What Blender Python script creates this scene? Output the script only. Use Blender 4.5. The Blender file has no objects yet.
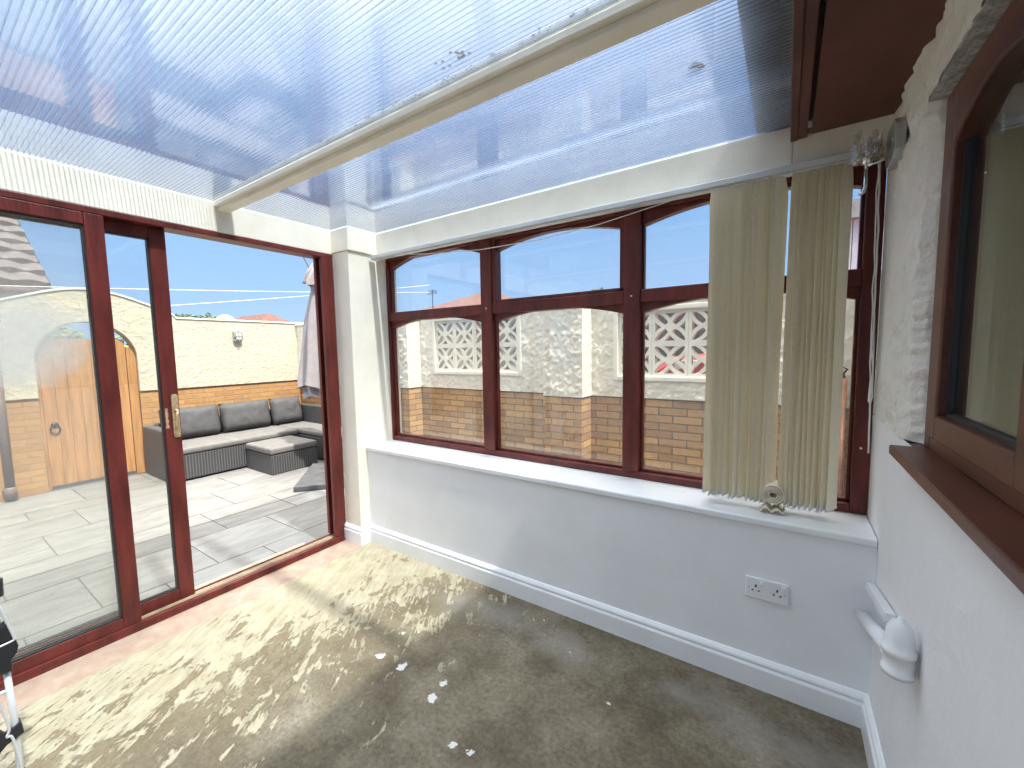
import bpy, bmesh, math, random
from mathutils import Vector, Matrix, noise
random.seed(7)
PI = math.pi
scene = bpy.context.scene
COL = scene.collection
W = 3.042          # house wall plane
XG = -3.95         # patio end wall plane
YG = 1.8           # garden side wall plane
ZP = -0.06         # patio level

# ------------------------------------------------------------------ materials
def new_mat(name):
    m = bpy.data.materials.new(name); m.use_nodes = True
    nt = m.node_tree; nt.nodes.clear()
    out = nt.nodes.new('ShaderNodeOutputMaterial')
    return m, nt, out

def N(nt, typ, **kw):
    n = nt.nodes.new('ShaderNode' + typ)
    for k, v in kw.items():
        if k == 'op': n.operation = v
        elif hasattr(n, k) and k not in n.inputs: setattr(n, k, v)
        else: n.inputs[k].default_value = v
    return n

def L(nt, a, b): nt.links.new(a, b)

def coords(nt, scale=(1, 1, 1), rot=(0, 0, 0), loc=(0, 0, 0)):
    g = N(nt, 'NewGeometry')
    mp = N(nt, 'Mapping')
    mp.inputs['Scale'].default_value = scale; mp.inputs['Rotation'].default_value = rot; mp.inputs['Location'].default_value = loc
    L(nt, g.outputs['Position'], mp.inputs['Vector'])
    return mp.outputs['Vector']

def ramp(nt, fac, stops, interp='LINEAR'):
    r = nt.nodes.new('ShaderNodeValToRGB'); r.color_ramp.interpolation = interp
    els = r.color_ramp.elements
    while len(els) < len(stops): els.new(.5)
    for e, (p, c) in zip(els, stops):
        e.position = p; e.color = (c, c, c, 1) if isinstance(c, (int, float)) else (*c, 1)
    L(nt, fac, r.inputs['Fac'])
    return r.outputs['Color']

def mixc(nt, fac, a, b, mode='MIX'):
    m = nt.nodes.new('ShaderNodeMix'); m.data_type = 'RGBA'; m.blend_type = mode
    for sock, v in ((m.inputs[0], fac), (m.inputs[6], a), (m.inputs[7], b)):
        if hasattr(v, 'is_linked'): L(nt, v, sock)
        elif isinstance(v, (int, float)): sock.default_value = v
        else: sock.default_value = (*v, 1)
    return m.outputs[2]

def math_(nt, op, a, b=0.0, c=None):
    m = N(nt, 'Math', op=op)
    for i, v in enumerate((a, b) if c is None else (a, b, c)):
        if hasattr(v, 'is_linked'): L(nt, v, m.inputs[i])
        else: m.inputs[i].default_value = v
    return m.outputs[0]

def noise_(nt, vec, scale, detail=4, rough=.55, dist=0.0):
    n = N(nt, 'TexNoise'); n.inputs['Scale'].default_value = scale; n.inputs['Detail'].default_value = detail
    n.inputs['Roughness'].default_value = rough; n.inputs['Distortion'].default_value = dist
    L(nt, vec, n.inputs['Vector'])
    return n.outputs['Fac']

def bump(nt, h, dist, strength=1.0):
    b = N(nt, 'Bump'); b.inputs['Distance'].default_value = dist; b.inputs['Strength'].default_value = strength
    L(nt, h, b.inputs['Height'])
    return b.outputs['Normal']

def pbr(name, color, rough=.5, metal=0.0, var=0.08, vscale=8, bscale=None, bdist=.002, spec=.5, stretch=(1, 1, 1), sheen=0, col2=None):
    m, nt, out = new_mat(name)
    p = N(nt, 'BsdfPrincipled'); p.inputs['Roughness'].default_value = rough; p.inputs['Metallic'].default_value = metal
    p.inputs['Specular IOR Level'].default_value = spec
    v = coords(nt, stretch)
    f = noise_(nt, v, vscale, 5)
    c2 = col2 if col2 else tuple(max(0, x * (1 - var * 2)) for x in color)
    c1 = color if col2 else tuple(min(1, x * (1 + var)) for x in color)
    L(nt, ramp(nt, f, [(.35, c1), (.68, c2)]), p.inputs['Base Color'])
    if bscale:
        L(nt, bump(nt, noise_(nt, v, bscale, 6), bdist), p.inputs['Normal'])
    if sheen: p.inputs['Sheen Weight'].default_value = sheen
    L(nt, p.outputs[0], out.inputs[0])
    return m

M = {}
M['mahogany'] = pbr('mahogany_stain', (.135, .024, .019), .38, var=.22, vscale=5, stretch=(3, 3, .6), bscale=60, bdist=.0006, spec=.4)
M['brown'] = pbr('brown_stain', (.112, .036, .022), .36, var=.2, vscale=4, stretch=(3, .6, 3), bscale=40, bdist=.0008, spec=.45)
M['soffit'] = pbr('soffit_brown', (.125, .040, .030), .55, var=.2, vscale=3, bscale=30, bdist=.001)
M['cream'] = pbr('cream_gloss', (.88, .83, .71), .38, var=.03, vscale=6, bscale=25, bdist=.001)
M['white'] = pbr('white_paint', (.84, .85, .86), .5, var=.02, vscale=4, bscale=70, bdist=.0008)
M['gloss'] = pbr('white_gloss', (.84, .85, .86), .25, var=.02, vscale=6)
M['plastic'] = pbr('white_plastic', (.80, .81, .82), .3, var=.02)
M['dark'] = pbr('dark_slot', (.02, .02, .02), .6)
M['black'] = pbr('black_plastic', (.025, .025, .028), .42)
M['alu'] = pbr('pale_aluminium', (.72, .73, .74), .35, metal=.2, var=.04)
M['rail'] = pbr('rail_aluminium', (.66, .68, .68), .4, metal=.15, var=.03)
M['chrome'] = pbr('chrome', (.75, .76, .76), .12, metal=1, var=.02)
M['steel'] = pbr('brushed_steel', (.52, .54, .54), .38, metal=.9, var=.05, stretch=(1, 1, 12))
M['brass'] = pbr('worn_brass', (.62, .40, .20), .4, metal=.6, var=.3, vscale=60, col2=(.78, .66, .45))
M['cord'] = pbr('white_cord', (.85, .84, .80), .6)
M['coping'] = pbr('coping_cream', (.72, .69, .61), .7, var=.05, bscale=40, bdist=.003)
M['gatewood'] = pbr('orange_gate_wood', (.44, .225, .09), .55, var=.14, vscale=5, stretch=(6, 6, .5), bscale=20, bdist=.002)
M['cushion'] = pbr('grey_cushion', (.068, .068, .07), .75, var=.1, vscale=14, bscale=300, bdist=.0008)
M['seatpad'] = pbr('seat_pad_grey', (.15, .145, .14), .8, var=.08, vscale=14, bscale=300, bdist=.0008)
M['slabdark'] = pbr('dark_slab', (.075, .078, .082), .7, var=.15, vscale=10, bscale=80, bdist=.001)
M['canopy'] = pbr('parasol_fabric', (.34, .31, .315), .8, var=.05, vscale=10, bscale=200, bdist=.0005)
M['polemetal'] = pbr('dark_pole', (.08, .08, .085), .4, metal=.6)
M['roofred'] = pbr('red_roof', (.15, .065, .045), .8, var=.2, vscale=6, bscale=10, bdist=.02)
M['carred'] = pbr('car_red', (.50, .025, .03), .2)
M['tyre'] = pbr('tyre', (.03, .03, .03), .8)
M['lampglass'] = pbr('lamp_glass', (.55, .58, .58), .2, bscale=30)
M['lampgrey'] = pbr('lamp_grey', (.30, .31, .29), .5)
M['threshold'] = pbr('threshold_tan', (.50, .40, .27), .7, var=.15, vscale=12, bscale=60, bdist=.001)
M['drain'] = pbr('drain_brown', (.17, .12, .11), .5, var=.1)
M['terracotta'] = pbr('terracotta', (.45, .20, .12), .7, var=.2, vscale=9, bscale=40)
M['clad'] = pbr('white_cladding', (.80, .81, .82), .5, var=.04)
M['greyroof'] = pbr('grey_roof', (.36, .36, .35), .8, var=.1)
M['leaf'] = pbr('leaf_green', (.10, .17, .04), .6, var=.3, vscale=9, col2=(.22, .27, .07))
M['fence'] = pbr('dark_fence', (.045, .042, .036), .9, bscale=20)
M['bark'] = pbr('bark', (.12, .09, .06), .9, bscale=20)
M['roomwall'] = pbr('room_wall', (.30, .29, .27), .8)
M['lintel'] = pbr('lintel_grey', (.50, .49, .47), .6, metal=.3, var=.25, vscale=40)
M['candle'] = pbr('candle_white', (.88, .87, .84), .35)
M['flex'] = pbr('soft_shoe', (.5, .5, .5), .5)

def fabric(name, color, trans=.35):
    m, nt, out = new_mat(name)
    d = N(nt, 'BsdfDiffuse'); t = N(nt, 'BsdfTranslucent'); mx = N(nt, 'MixShader'); mx.inputs[0].default_value = trans
    v = coords(nt)
    w = noise_(nt, coords(nt, (1, 1, .12)), 420, 2)
    c = ramp(nt, w, [(.3, color), (.75, tuple(x * .86 for x in color))])
    L(nt, c, d.inputs['Color']); L(nt, c, t.inputs['Color'])
    L(nt, d.outputs[0], mx.inputs[1]); L(nt, t.outputs[0], mx.inputs[2]); L(nt, mx.outputs[0], out.inputs[0])
    return m
M['slat'] = fabric('cream_slat_fabric', (.95, .89, .72), .17)
M['weight'] = fabric('clear_weight', (.80, .82, .82), .3)

def schlick(nt, f0, boost=1.0):
    g = N(nt, 'NewGeometry'); d = N(nt, 'VectorMath', op='DOT_PRODUCT')
    L(nt, g.outputs['Incoming'], d.inputs[0]); L(nt, g.outputs['True Normal'], d.inputs[1])
    c = math_(nt, 'ABSOLUTE', d.outputs['Value'])
    p = math_(nt, 'POWER', math_(nt, 'SUBTRACT', 1.0, c), 5.0)
    return math_(nt, 'MINIMUM', math_(nt, 'MULTIPLY', math_(nt, 'MULTIPLY_ADD', p, 1 - f0, f0), boost), 1.0)

def glass(name, f0=.04, tint=(.97, .98, .97), rough=0.0, haze=None, boost=1.0):
    m, nt, out = new_mat(name)
    t = N(nt, 'BsdfTransparent'); t.inputs['Color'].default_value = (*tint, 1)
    g = N(nt, 'BsdfGlossy'); g.inputs['Roughness'].default_value = rough; g.inputs['Color'].default_value = (.95, .97, .97, 1)
    mx = N(nt, 'MixShader')
    L(nt, schlick(nt, f0, boost), mx.inputs[0]); L(nt, t.outputs[0], mx.inputs[1]); L(nt, g.outputs[0], mx.inputs[2])
    last = mx.outputs[0]
    if haze:   # whitish diffuse mix over the glass, weighted by the haze mask
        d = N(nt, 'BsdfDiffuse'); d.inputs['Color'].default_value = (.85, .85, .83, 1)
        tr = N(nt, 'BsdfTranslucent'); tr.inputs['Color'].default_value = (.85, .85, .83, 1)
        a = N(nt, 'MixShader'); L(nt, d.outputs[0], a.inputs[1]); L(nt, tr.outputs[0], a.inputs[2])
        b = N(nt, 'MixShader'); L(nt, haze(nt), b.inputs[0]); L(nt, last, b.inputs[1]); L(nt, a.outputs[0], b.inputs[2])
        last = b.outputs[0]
    L(nt, last, out.inputs[0])
    return m

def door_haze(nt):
    # whitish oval patch on the left pane, broken up by noise
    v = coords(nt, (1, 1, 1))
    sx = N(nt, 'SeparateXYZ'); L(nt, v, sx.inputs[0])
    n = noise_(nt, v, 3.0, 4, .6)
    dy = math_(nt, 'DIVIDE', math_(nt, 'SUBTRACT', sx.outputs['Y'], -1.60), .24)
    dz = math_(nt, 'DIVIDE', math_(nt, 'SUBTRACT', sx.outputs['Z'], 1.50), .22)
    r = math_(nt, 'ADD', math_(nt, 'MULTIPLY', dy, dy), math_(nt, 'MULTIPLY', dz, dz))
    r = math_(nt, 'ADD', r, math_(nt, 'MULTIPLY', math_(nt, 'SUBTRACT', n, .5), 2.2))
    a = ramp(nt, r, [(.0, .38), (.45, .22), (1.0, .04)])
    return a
def window_haze(nt):
    v = coords(nt, (1, 1, .5))
    return ramp(nt, noise_(nt, v, 2.2, 3), [(.35, .01), (.75, .05)])  # faint whitish mix varying with noise
M['glass'] = glass('clear_glass', .022, tint=(.99, .995, .99))
M['glassdoor'] = glass('hazed_glass', .024, tint=(.985, .99, .985), haze=door_haze)
M['glasswin'] = glass('faint_haze_glass', .05, haze=window_haze)
M['glasshouse'] = glass('house_double_glazing', .15, tint=(.86, .9, .88), boost=1.25)
M['crystal'] = glass('cut_crystal', .12, tint=(.96, .95, .93), rough=.05, boost=1.3, haze=lambda nt: ramp(nt, noise_(nt, coords(nt), 60, 2), [(.4, .12), (.7, .45)]))

def polycarb(name, tint, diff, f0, boost, rough, white):
    m, nt, out = new_mat(name)
    t = N(nt, 'BsdfTransparent'); t.inputs['Color'].default_value = (*tint, 1)
    tl = N(nt, 'BsdfTranslucent'); tl.inputs['Color'].default_value = (*white, 1)
    df = N(nt, 'BsdfDiffuse'); df.inputs['Color'].default_value = (*white, 1)
    td = N(nt, 'MixShader'); td.inputs[0].default_value = .15; L(nt, tl.outputs[0], td.inputs[1]); L(nt, df.outputs[0], td.inputs[2])
    g = N(nt, 'BsdfGlossy'); g.inputs['Roughness'].default_value = rough
    wv = N(nt, 'TexWave', bands_direction='Y'); wv.inputs['Scale'].default_value = 1 / .0165 / 3.0; wv.inputs['Distortion'].default_value = .3
    L(nt, coords(nt, (1, 1, 1)), wv.inputs['Vector'])
    wm = N(nt, 'TexNoise'); wm.inputs['Scale'].default_value = 6; wm.inputs['Detail'].default_value = 1; L(nt, coords(nt, (.25, 1, 1)), wm.inputs['Vector'])
    L(nt, bump(nt, wv.outputs['Fac'], .00007, 1.0), g.inputs['Normal'])
    dirt = ramp(nt, noise_(nt, coords(nt, (.6, 2, 1)), 5, 5, .6), [(.4, diff * .75), (.75, diff * 1.35)])
    m1 = N(nt, 'MixShader'); L(nt, dirt, m1.inputs[0]); L(nt, t.outputs[0], m1.inputs[1]); L(nt, td.outputs[0], m1.inputs[2])
    m2 = N(nt, 'MixShader'); L(nt, schlick(nt, f0, boost), m2.inputs[0]); L(nt, m1.outputs[0], m2.inputs[1]); L(nt, g.outputs[0], m2.inputs[2])
    L(nt, m2.outputs[0], out.inputs[0])
    return m
M['poly'] = polycarb('polycarbonate_skin', (.86, .91, .96), .030, .05, 3.2, .025, (.88, .93, 1.0))
M['polytop'] = polycarb('polycarbonate_top', (.86, .91, .96), .06, .03, 1.0, .12, (.88, .93, 1.0))
M['web'] = polycarb('polycarbonate_web', (.76, .81, .88), .22, .03, 1.0, .2, (.88, .92, 1.0))
M['rib'] = polycarb('polycarbonate_rib_foot', (.34, .39, .48), .35, .03, 1.5, .15, (.42, .47, .56))

def render_mat(name, color, scale, dist, dirt=.0):
    m, nt, out = new_mat(name)
    p = N(nt, 'BsdfPrincipled'); p.inputs['Roughness'].default_value = .85
    v = coords(nt)
    h = math_(nt, 'ADD', noise_(nt, v, scale, 5, .6, .6), math_(nt, 'MULTIPLY', noise_(nt, v, scale * .3, 2), .8))
    L(nt, bump(nt, h, dist), p.inputs['Normal'])
    f = noise_(nt, v, 2.2, 5, .65)
    c = ramp(nt, f, [(.3, color), (.62, tuple(x * .97 for x in color)), (.8, tuple(x * (1 - dirt) for x in color))])
    L(nt, c, p.inputs['Base Color']); L(nt, p.outputs[0], out.inputs[0])
    return m
M['plaster'] = render_mat('old_plaster', (.74, .72, .66), 16, .016, .10)
M['wallwhite'] = render_mat('uneven_white_wall', (.80, .80, .80), 9, .006, .03)
M['tyrol'] = render_mat('rough_render', (.70, .67, .59), 28, .012, .05)
M['patiorender'] = render_mat('patio_render', (.54, .495, .385), 20, .014, .06)

def brick_mat(name, c1, c2, mortar, axis):
    m, nt, out = new_mat(name)
    p = N(nt, 'BsdfPrincipled'); p.inputs['Roughness'].default_value = .85
    g = N(nt, 'NewGeometry'); s = N(nt, 'SeparateXYZ'); L(nt, g.outputs['Position'], s.inputs[0])
    cb = N(nt, 'CombineXYZ')
    a = math_(nt, 'ADD', s.outputs['X'], s.outputs['Y'])
    L(nt, a if axis == 'xy' else s.outputs[axis.upper()], cb.inputs[0]); L(nt, s.outputs['Z'], cb.inputs[1])
    def brk(a, b):
        t = N(nt, 'TexBrick'); t.inputs['Scale'].default_value = 1
        t.inputs['Brick Width'].default_value = .235; t.inputs['Row Height'].default_value = .0685
        t.inputs['Mortar Size'].default_value = .0055; t.inputs['Mortar Smooth'].default_value = .25; t.inputs['Bias'].default_value = -.1
        t.inputs['Color1'].default_value = (*a, 1); t.inputs['Color2'].default_value = (*b, 1); t.inputs['Mortar'].default_value = (*mortar, 1)
        L(nt, cb.outputs[0], t.inputs['Vector']); return t
    t = brk(c1, c2)
    n = noise_(nt, coords(nt), 30, 4)
    col = mixc(nt, .35, t.outputs['Color'], ramp(nt, n, [(.3, .35), (.7, 1.0)]), 'MULTIPLY')
    L(nt, col, p.inputs['Base Color'])
    inv = math_(nt, 'SUBTRACT', 1.0, t.outputs['Fac'])
    h = math_(nt, 'ADD', inv, math_(nt, 'MULTIPLY', n, .35))
    L(nt, bump(nt, h, .006), p.inputs['Normal'])
    L(nt, p.outputs[0], out.inputs[0])
    return m
M['brick'] = brick_mat('tan_brick', (.52, .30, .125), (.30, .165, .085), (.15, .115, .08), 'xy')
M['brickpatio'] = brick_mat('orange_brick', (.52, .285, .11), (.40, .21, .085), (.34, .25, .145), 'y')

def tile_mat():
    m, nt, out = new_mat('grey_porcelain_paving')
    p = N(nt, 'BsdfPrincipled'); p.inputs['Roughness'].default_value = .6
    g = N(nt, 'NewGeometry')
    off = N(nt, 'VectorMath', op='SCALE'); off.inputs[3].default_value = 1
    c3 = N(nt, 'CombineXYZ'); L(nt, math_(nt, 'MULTIPLY', g.outputs['Random Per Island'], 37.0), c3.inputs[0]); L(nt, math_(nt, 'MULTIPLY', g.outputs['Random Per Island'], 11.0), c3.inputs[1])
    ad = N(nt, 'VectorMath', op='ADD'); L(nt, coords(nt, (1.2, .35, 1), (0, 0, .3)), ad.inputs[0]); L(nt, c3.outputs[0], ad.inputs[1])
    n1 = noise_(nt, ad.outputs[0], 5, 6, .62, 1.2)
    col = ramp(nt, n1, [(.28, (.135, .135, .132)), (.5, (.195, .193, .185)), (.72, (.26, .253, .236))])
    col = mixc(nt, 1.0, col, ramp(nt, g.outputs['Random Per Island'], [(0, .86), (1, 1.08)]), 'MULTIPLY')
    L(nt, col, p.inputs['Base Color']); L(nt, p.outputs[0], out.inputs[0])
    return m
M['tile'] = tile_mat()
M['grout'] = pbr('grout', (.11, .11, .105), .9)

def floor_mat():
    m, nt, out = new_mat('old_concrete_floor')
    p = N(nt, 'BsdfPrincipled')
    v = coords(nt)
    s = N(nt, 'SeparateXYZ'); L(nt, v, s.inputs[0])
    X, Y = s.outputs['X'], s.outputs['Y']
    base = ramp(nt, noise_(nt, v, 3.2, 8, .68), [(.30, (.078, .056, .030)), (.46, (.140, .112, .070)), (.60, (.21, .175, .12)), (.8, (.34, .305, .24))])
    fine = noise_(nt, v, 55, 4, .7)
    base = mixc(nt, .75, base, ramp(nt, fine, [(.3, .42), (.7, 1.3)]), 'MULTIPLY')
    # pale screed dust lying along the window wall and right corner
    nz = noise_(nt, v, 2.2, 6, .62)
    d2 = math_(nt, 'ADD', math_(nt, 'MULTIPLY', math_(nt, 'ABSOLUTE', math_(nt, 'ADD', Y, .22)), -1.1), nz)
    base = mixc(nt, ramp(nt, d2, [(.38, 0.0), (.62, .55)]), base, (.31, .295, .26))
    # cream tile adhesive: solid band by the door and window, streaky where it was scraped towards the room
    warp = noise_(nt, v, 2.6, 4, .6)
    wx = math_(nt, 'ADD', X, math_(nt, 'MULTIPLY', math_(nt, 'SUBTRACT', warp, .5), .9))
    wx = math_(nt, 'SUBTRACT', wx, math_(nt, 'MULTIPLY', math_(nt, 'ADD', Y, .95), .26))
    cover = N(nt, 'MapRange'); L(nt, wx, cover.inputs[0])
    for i, q in ((1, .10), (2, 1.60), (3, 1.0), (4, 0.0)): cover.inputs[i].default_value = q
    def along(dx, dy, sa, sb):
        c3 = N(nt, 'CombineXYZ')
        L(nt, math_(nt, 'MULTIPLY', math_(nt, 'ADD', math_(nt, 'MULTIPLY', X, dx), math_(nt, 'MULTIPLY', Y, dy)), sa), c3.inputs[0])
        L(nt, math_(nt, 'MULTIPLY', math_(nt, 'ADD', math_(nt, 'MULTIPLY', X, -dy), math_(nt, 'MULTIPLY', Y, dx)), sb), c3.inputs[1])
        return c3.outputs[0]
    streak = math_(nt, 'ADD', math_(nt, 'MULTIPLY', noise_(nt, along(-.42, .91, 2.2, 9.0), 1.6, 7, .68, .9), .45), math_(nt, 'MULTIPLY', noise_(nt, along(-.62, .78, 5, 26.0), 1.6, 6, .7, .7), .55))
    blot = noise_(nt, v, 7.5, 6, .68, .9)
    k = math_(nt, 'ADD', math_(nt, 'MULTIPLY', streak, .62), math_(nt, 'MULTIPLY', blot, .42))
    k = math_(nt, 'ADD', k, math_(nt, 'MULTIPLY', cover.outputs[0], .22))
    adm = ramp(nt, k, [(.612, 0.0), (.642, 1.0)])
    adm = math_(nt, 'MULTIPLY', adm, ramp(nt, cover.outputs[0], [(.0, 0.0), (.12, 1.0)]))
    adc = ramp(nt, noise_(nt, v, 10, 5), [(.3, (.47, .42, .295)), (.7, (.37, .31, .195))])
    adc = mixc(nt, .55, adc, ramp(nt, noise_(nt, along(-.55, .83, 3, 20.0), 2.2, 6, .7, .8), [(.36, .55), (.56, 1.0)]), 'MULTIPLY')
    col = mixc(nt, adm, base, adc)
    # tan brushed area under the adhesive near the door
    tan = ramp(nt, cover.outputs[0], [(.15, 0.0), (.8, .75)])
    under = mixc(nt, tan, base, (.27, .20, .105))
    col = mixc(nt, adm, under, adc)
    # brushed Y-shaped bare streak through the adhesive
    def stroke(x0, y0, x1, y1, w):
        dx, dy = x1 - x0, y1 - y0; ln = math.hypot(dx, dy); dx /= ln; dy /= ln
        wv = noise_(nt, v, 9, 3)
        ax = math_(nt, 'SUBTRACT', X, x0); ay = math_(nt, 'SUBTRACT', Y, y0)
        al = math_(nt, 'ADD', math_(nt, 'MULTIPLY', ax, dx), math_(nt, 'MULTIPLY', ay, dy))
        pe = math_(nt, 'ADD', math_(nt, 'MULTIPLY', ax, -dy), math_(nt, 'MULTIPLY', ay, dx))
        pe = math_(nt, 'ADD', math_(nt, 'ABSOLUTE', pe), math_(nt, 'MULTIPLY', math_(nt, 'SUBTRACT', wv, .5), .07))
        cl = math_(nt, 'ABSOLUTE', math_(nt, 'SUBTRACT', al, ln / 2))
        a = math_(nt, 'LESS_THAN', pe, w); b = math_(nt, 'LESS_THAN', cl, ln / 2)
        return math_(nt, 'MULTIPLY', a, b)
    sm = math_(nt, 'MAXIMUM', stroke(.69, -.97, 1.0, -1.09, .030), stroke(.96, -1.07, 1.38, -1.14, .040))
    sm = math_(nt, 'MAXIMUM', sm, stroke(.78, -.86, .96, -1.05, .016))
    sm = math_(nt, 'MAXIMUM', sm, stroke(.62, -1.09, .95, -1.33, .014))
    sm = math_(nt, 'MAXIMUM', sm, stroke(.50, -.86, .62, -1.0, .016))
    bare = mixc(nt, math_(nt, 'MULTIPLY', cover.outputs[0], .9), base, (.33, .26, .15))
    col = mixc(nt, sm, col, bare)
    # splashes of white paint
    sp = None
    for (x, y, r) in ((1.345, -.73, .020), (1.57, -.70, .016), (1.585, -.78, .020), (1.18, -.58, .010), (1.79, -.89, .010), (1.21, -.735, .016), (1.86, -.87, .012), (2.2, -.42, .006), (1.95, -.25, .006)):
        dx = math_(nt, 'SUBTRACT', X, x); dy = math_(nt, 'SUBTRACT', Y, y)
        r_ = math_(nt, 'SQRT', math_(nt, 'ADD', math_(nt, 'MULTIPLY', dx, dx), math_(nt, 'MULTIPLY', dy, dy)))
        r_ = math_(nt, 'ADD', r_, math_(nt, 'MULTIPLY', math_(nt, 'SUBTRACT', noise_(nt, v, 38, 5, .7), .5), .085))
        q = math_(nt, 'LESS_THAN', r_, r)
        sp = q if sp is None else math_(nt, 'MAXIMUM', sp, q)
    col = mixc(nt, math_(nt, 'MULTIPLY', sp, .85), col, (.72, .71, .68))
    # specks
    vo = N(nt, 'TexVoronoi'); vo.inputs['Scale'].default_value = 26; L(nt, v, vo.inputs['Vector'])
    spk = math_(nt, 'MULTIPLY', math_(nt, 'LESS_THAN', vo.outputs['Distance'], .10), math_(nt, 'GREATER_THAN', noise_(nt, v, 6, 2), .56))
    col = mixc(nt, math_(nt, 'MULTIPLY', spk, .7), col, (.07, .055, .035))
    L(nt, col, p.inputs['Base Color'])
    L(nt, ramp(nt, adm, [(0, .75), (1, .55)]), p.inputs['Roughness'])
    h = math_(nt, 'ADD', math_(nt, 'MULTIPLY', fine, .5), math_(nt, 'MULTIPLY', adm, .6))
    L(nt, bump(nt, h, .004), p.inputs['Normal'])
    L(nt, p.outputs[0], out.inputs[0])
    return m
M['floor'] = floor_mat()
M['redstrip'] = pbr('worn_red_floor_paint', (.38, .25, .18), .7, vscale=14, bscale=50, bdist=.002, col2=(.43, .335, .26))

def rattan_mat():
    m, nt, out = new_mat('grey_rattan')
    p = N(nt, 'BsdfPrincipled'); p.inputs['Roughness'].default_value = .55
    v = coords(nt)
    s = N(nt, 'SeparateXYZ'); L(nt, v, s.inputs[0])
    a = math_(nt, 'ADD', s.outputs['X'], s.outputs['Y'])
    w1 = math_(nt, 'SINE', math_(nt, 'MULTIPLY', a, 2 * PI / .03)); w2 = math_(nt, 'SINE', math_(nt, 'MULTIPLY', s.outputs['Z'], 2 * PI / .012))
    h = math_(nt, 'ADD', w1, math_(nt, 'MULTIPLY', w2, .5))
    c = ramp(nt, math_(nt, 'MULTIPLY_ADD', h, .33, .5), [(.1, (.02, .02, .022)), (.8, (.095, .095, .10))])
    L(nt, c, p.inputs['Base Color']); L(nt, bump(nt, h, .002), p.inputs['Normal'])
    L(nt, p.outputs[0], out.inputs[0]); return m
M['rattan'] = rattan_mat()

def tile_roof_mat():
    return pbr('brown_roof_tiles', (.105, .09, .09), .85, var=.2, vscale=5, bscale=25, bdist=.01, col2=(.145, .125, .125))
M['rooftile'] = tile_roof_mat()

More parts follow.
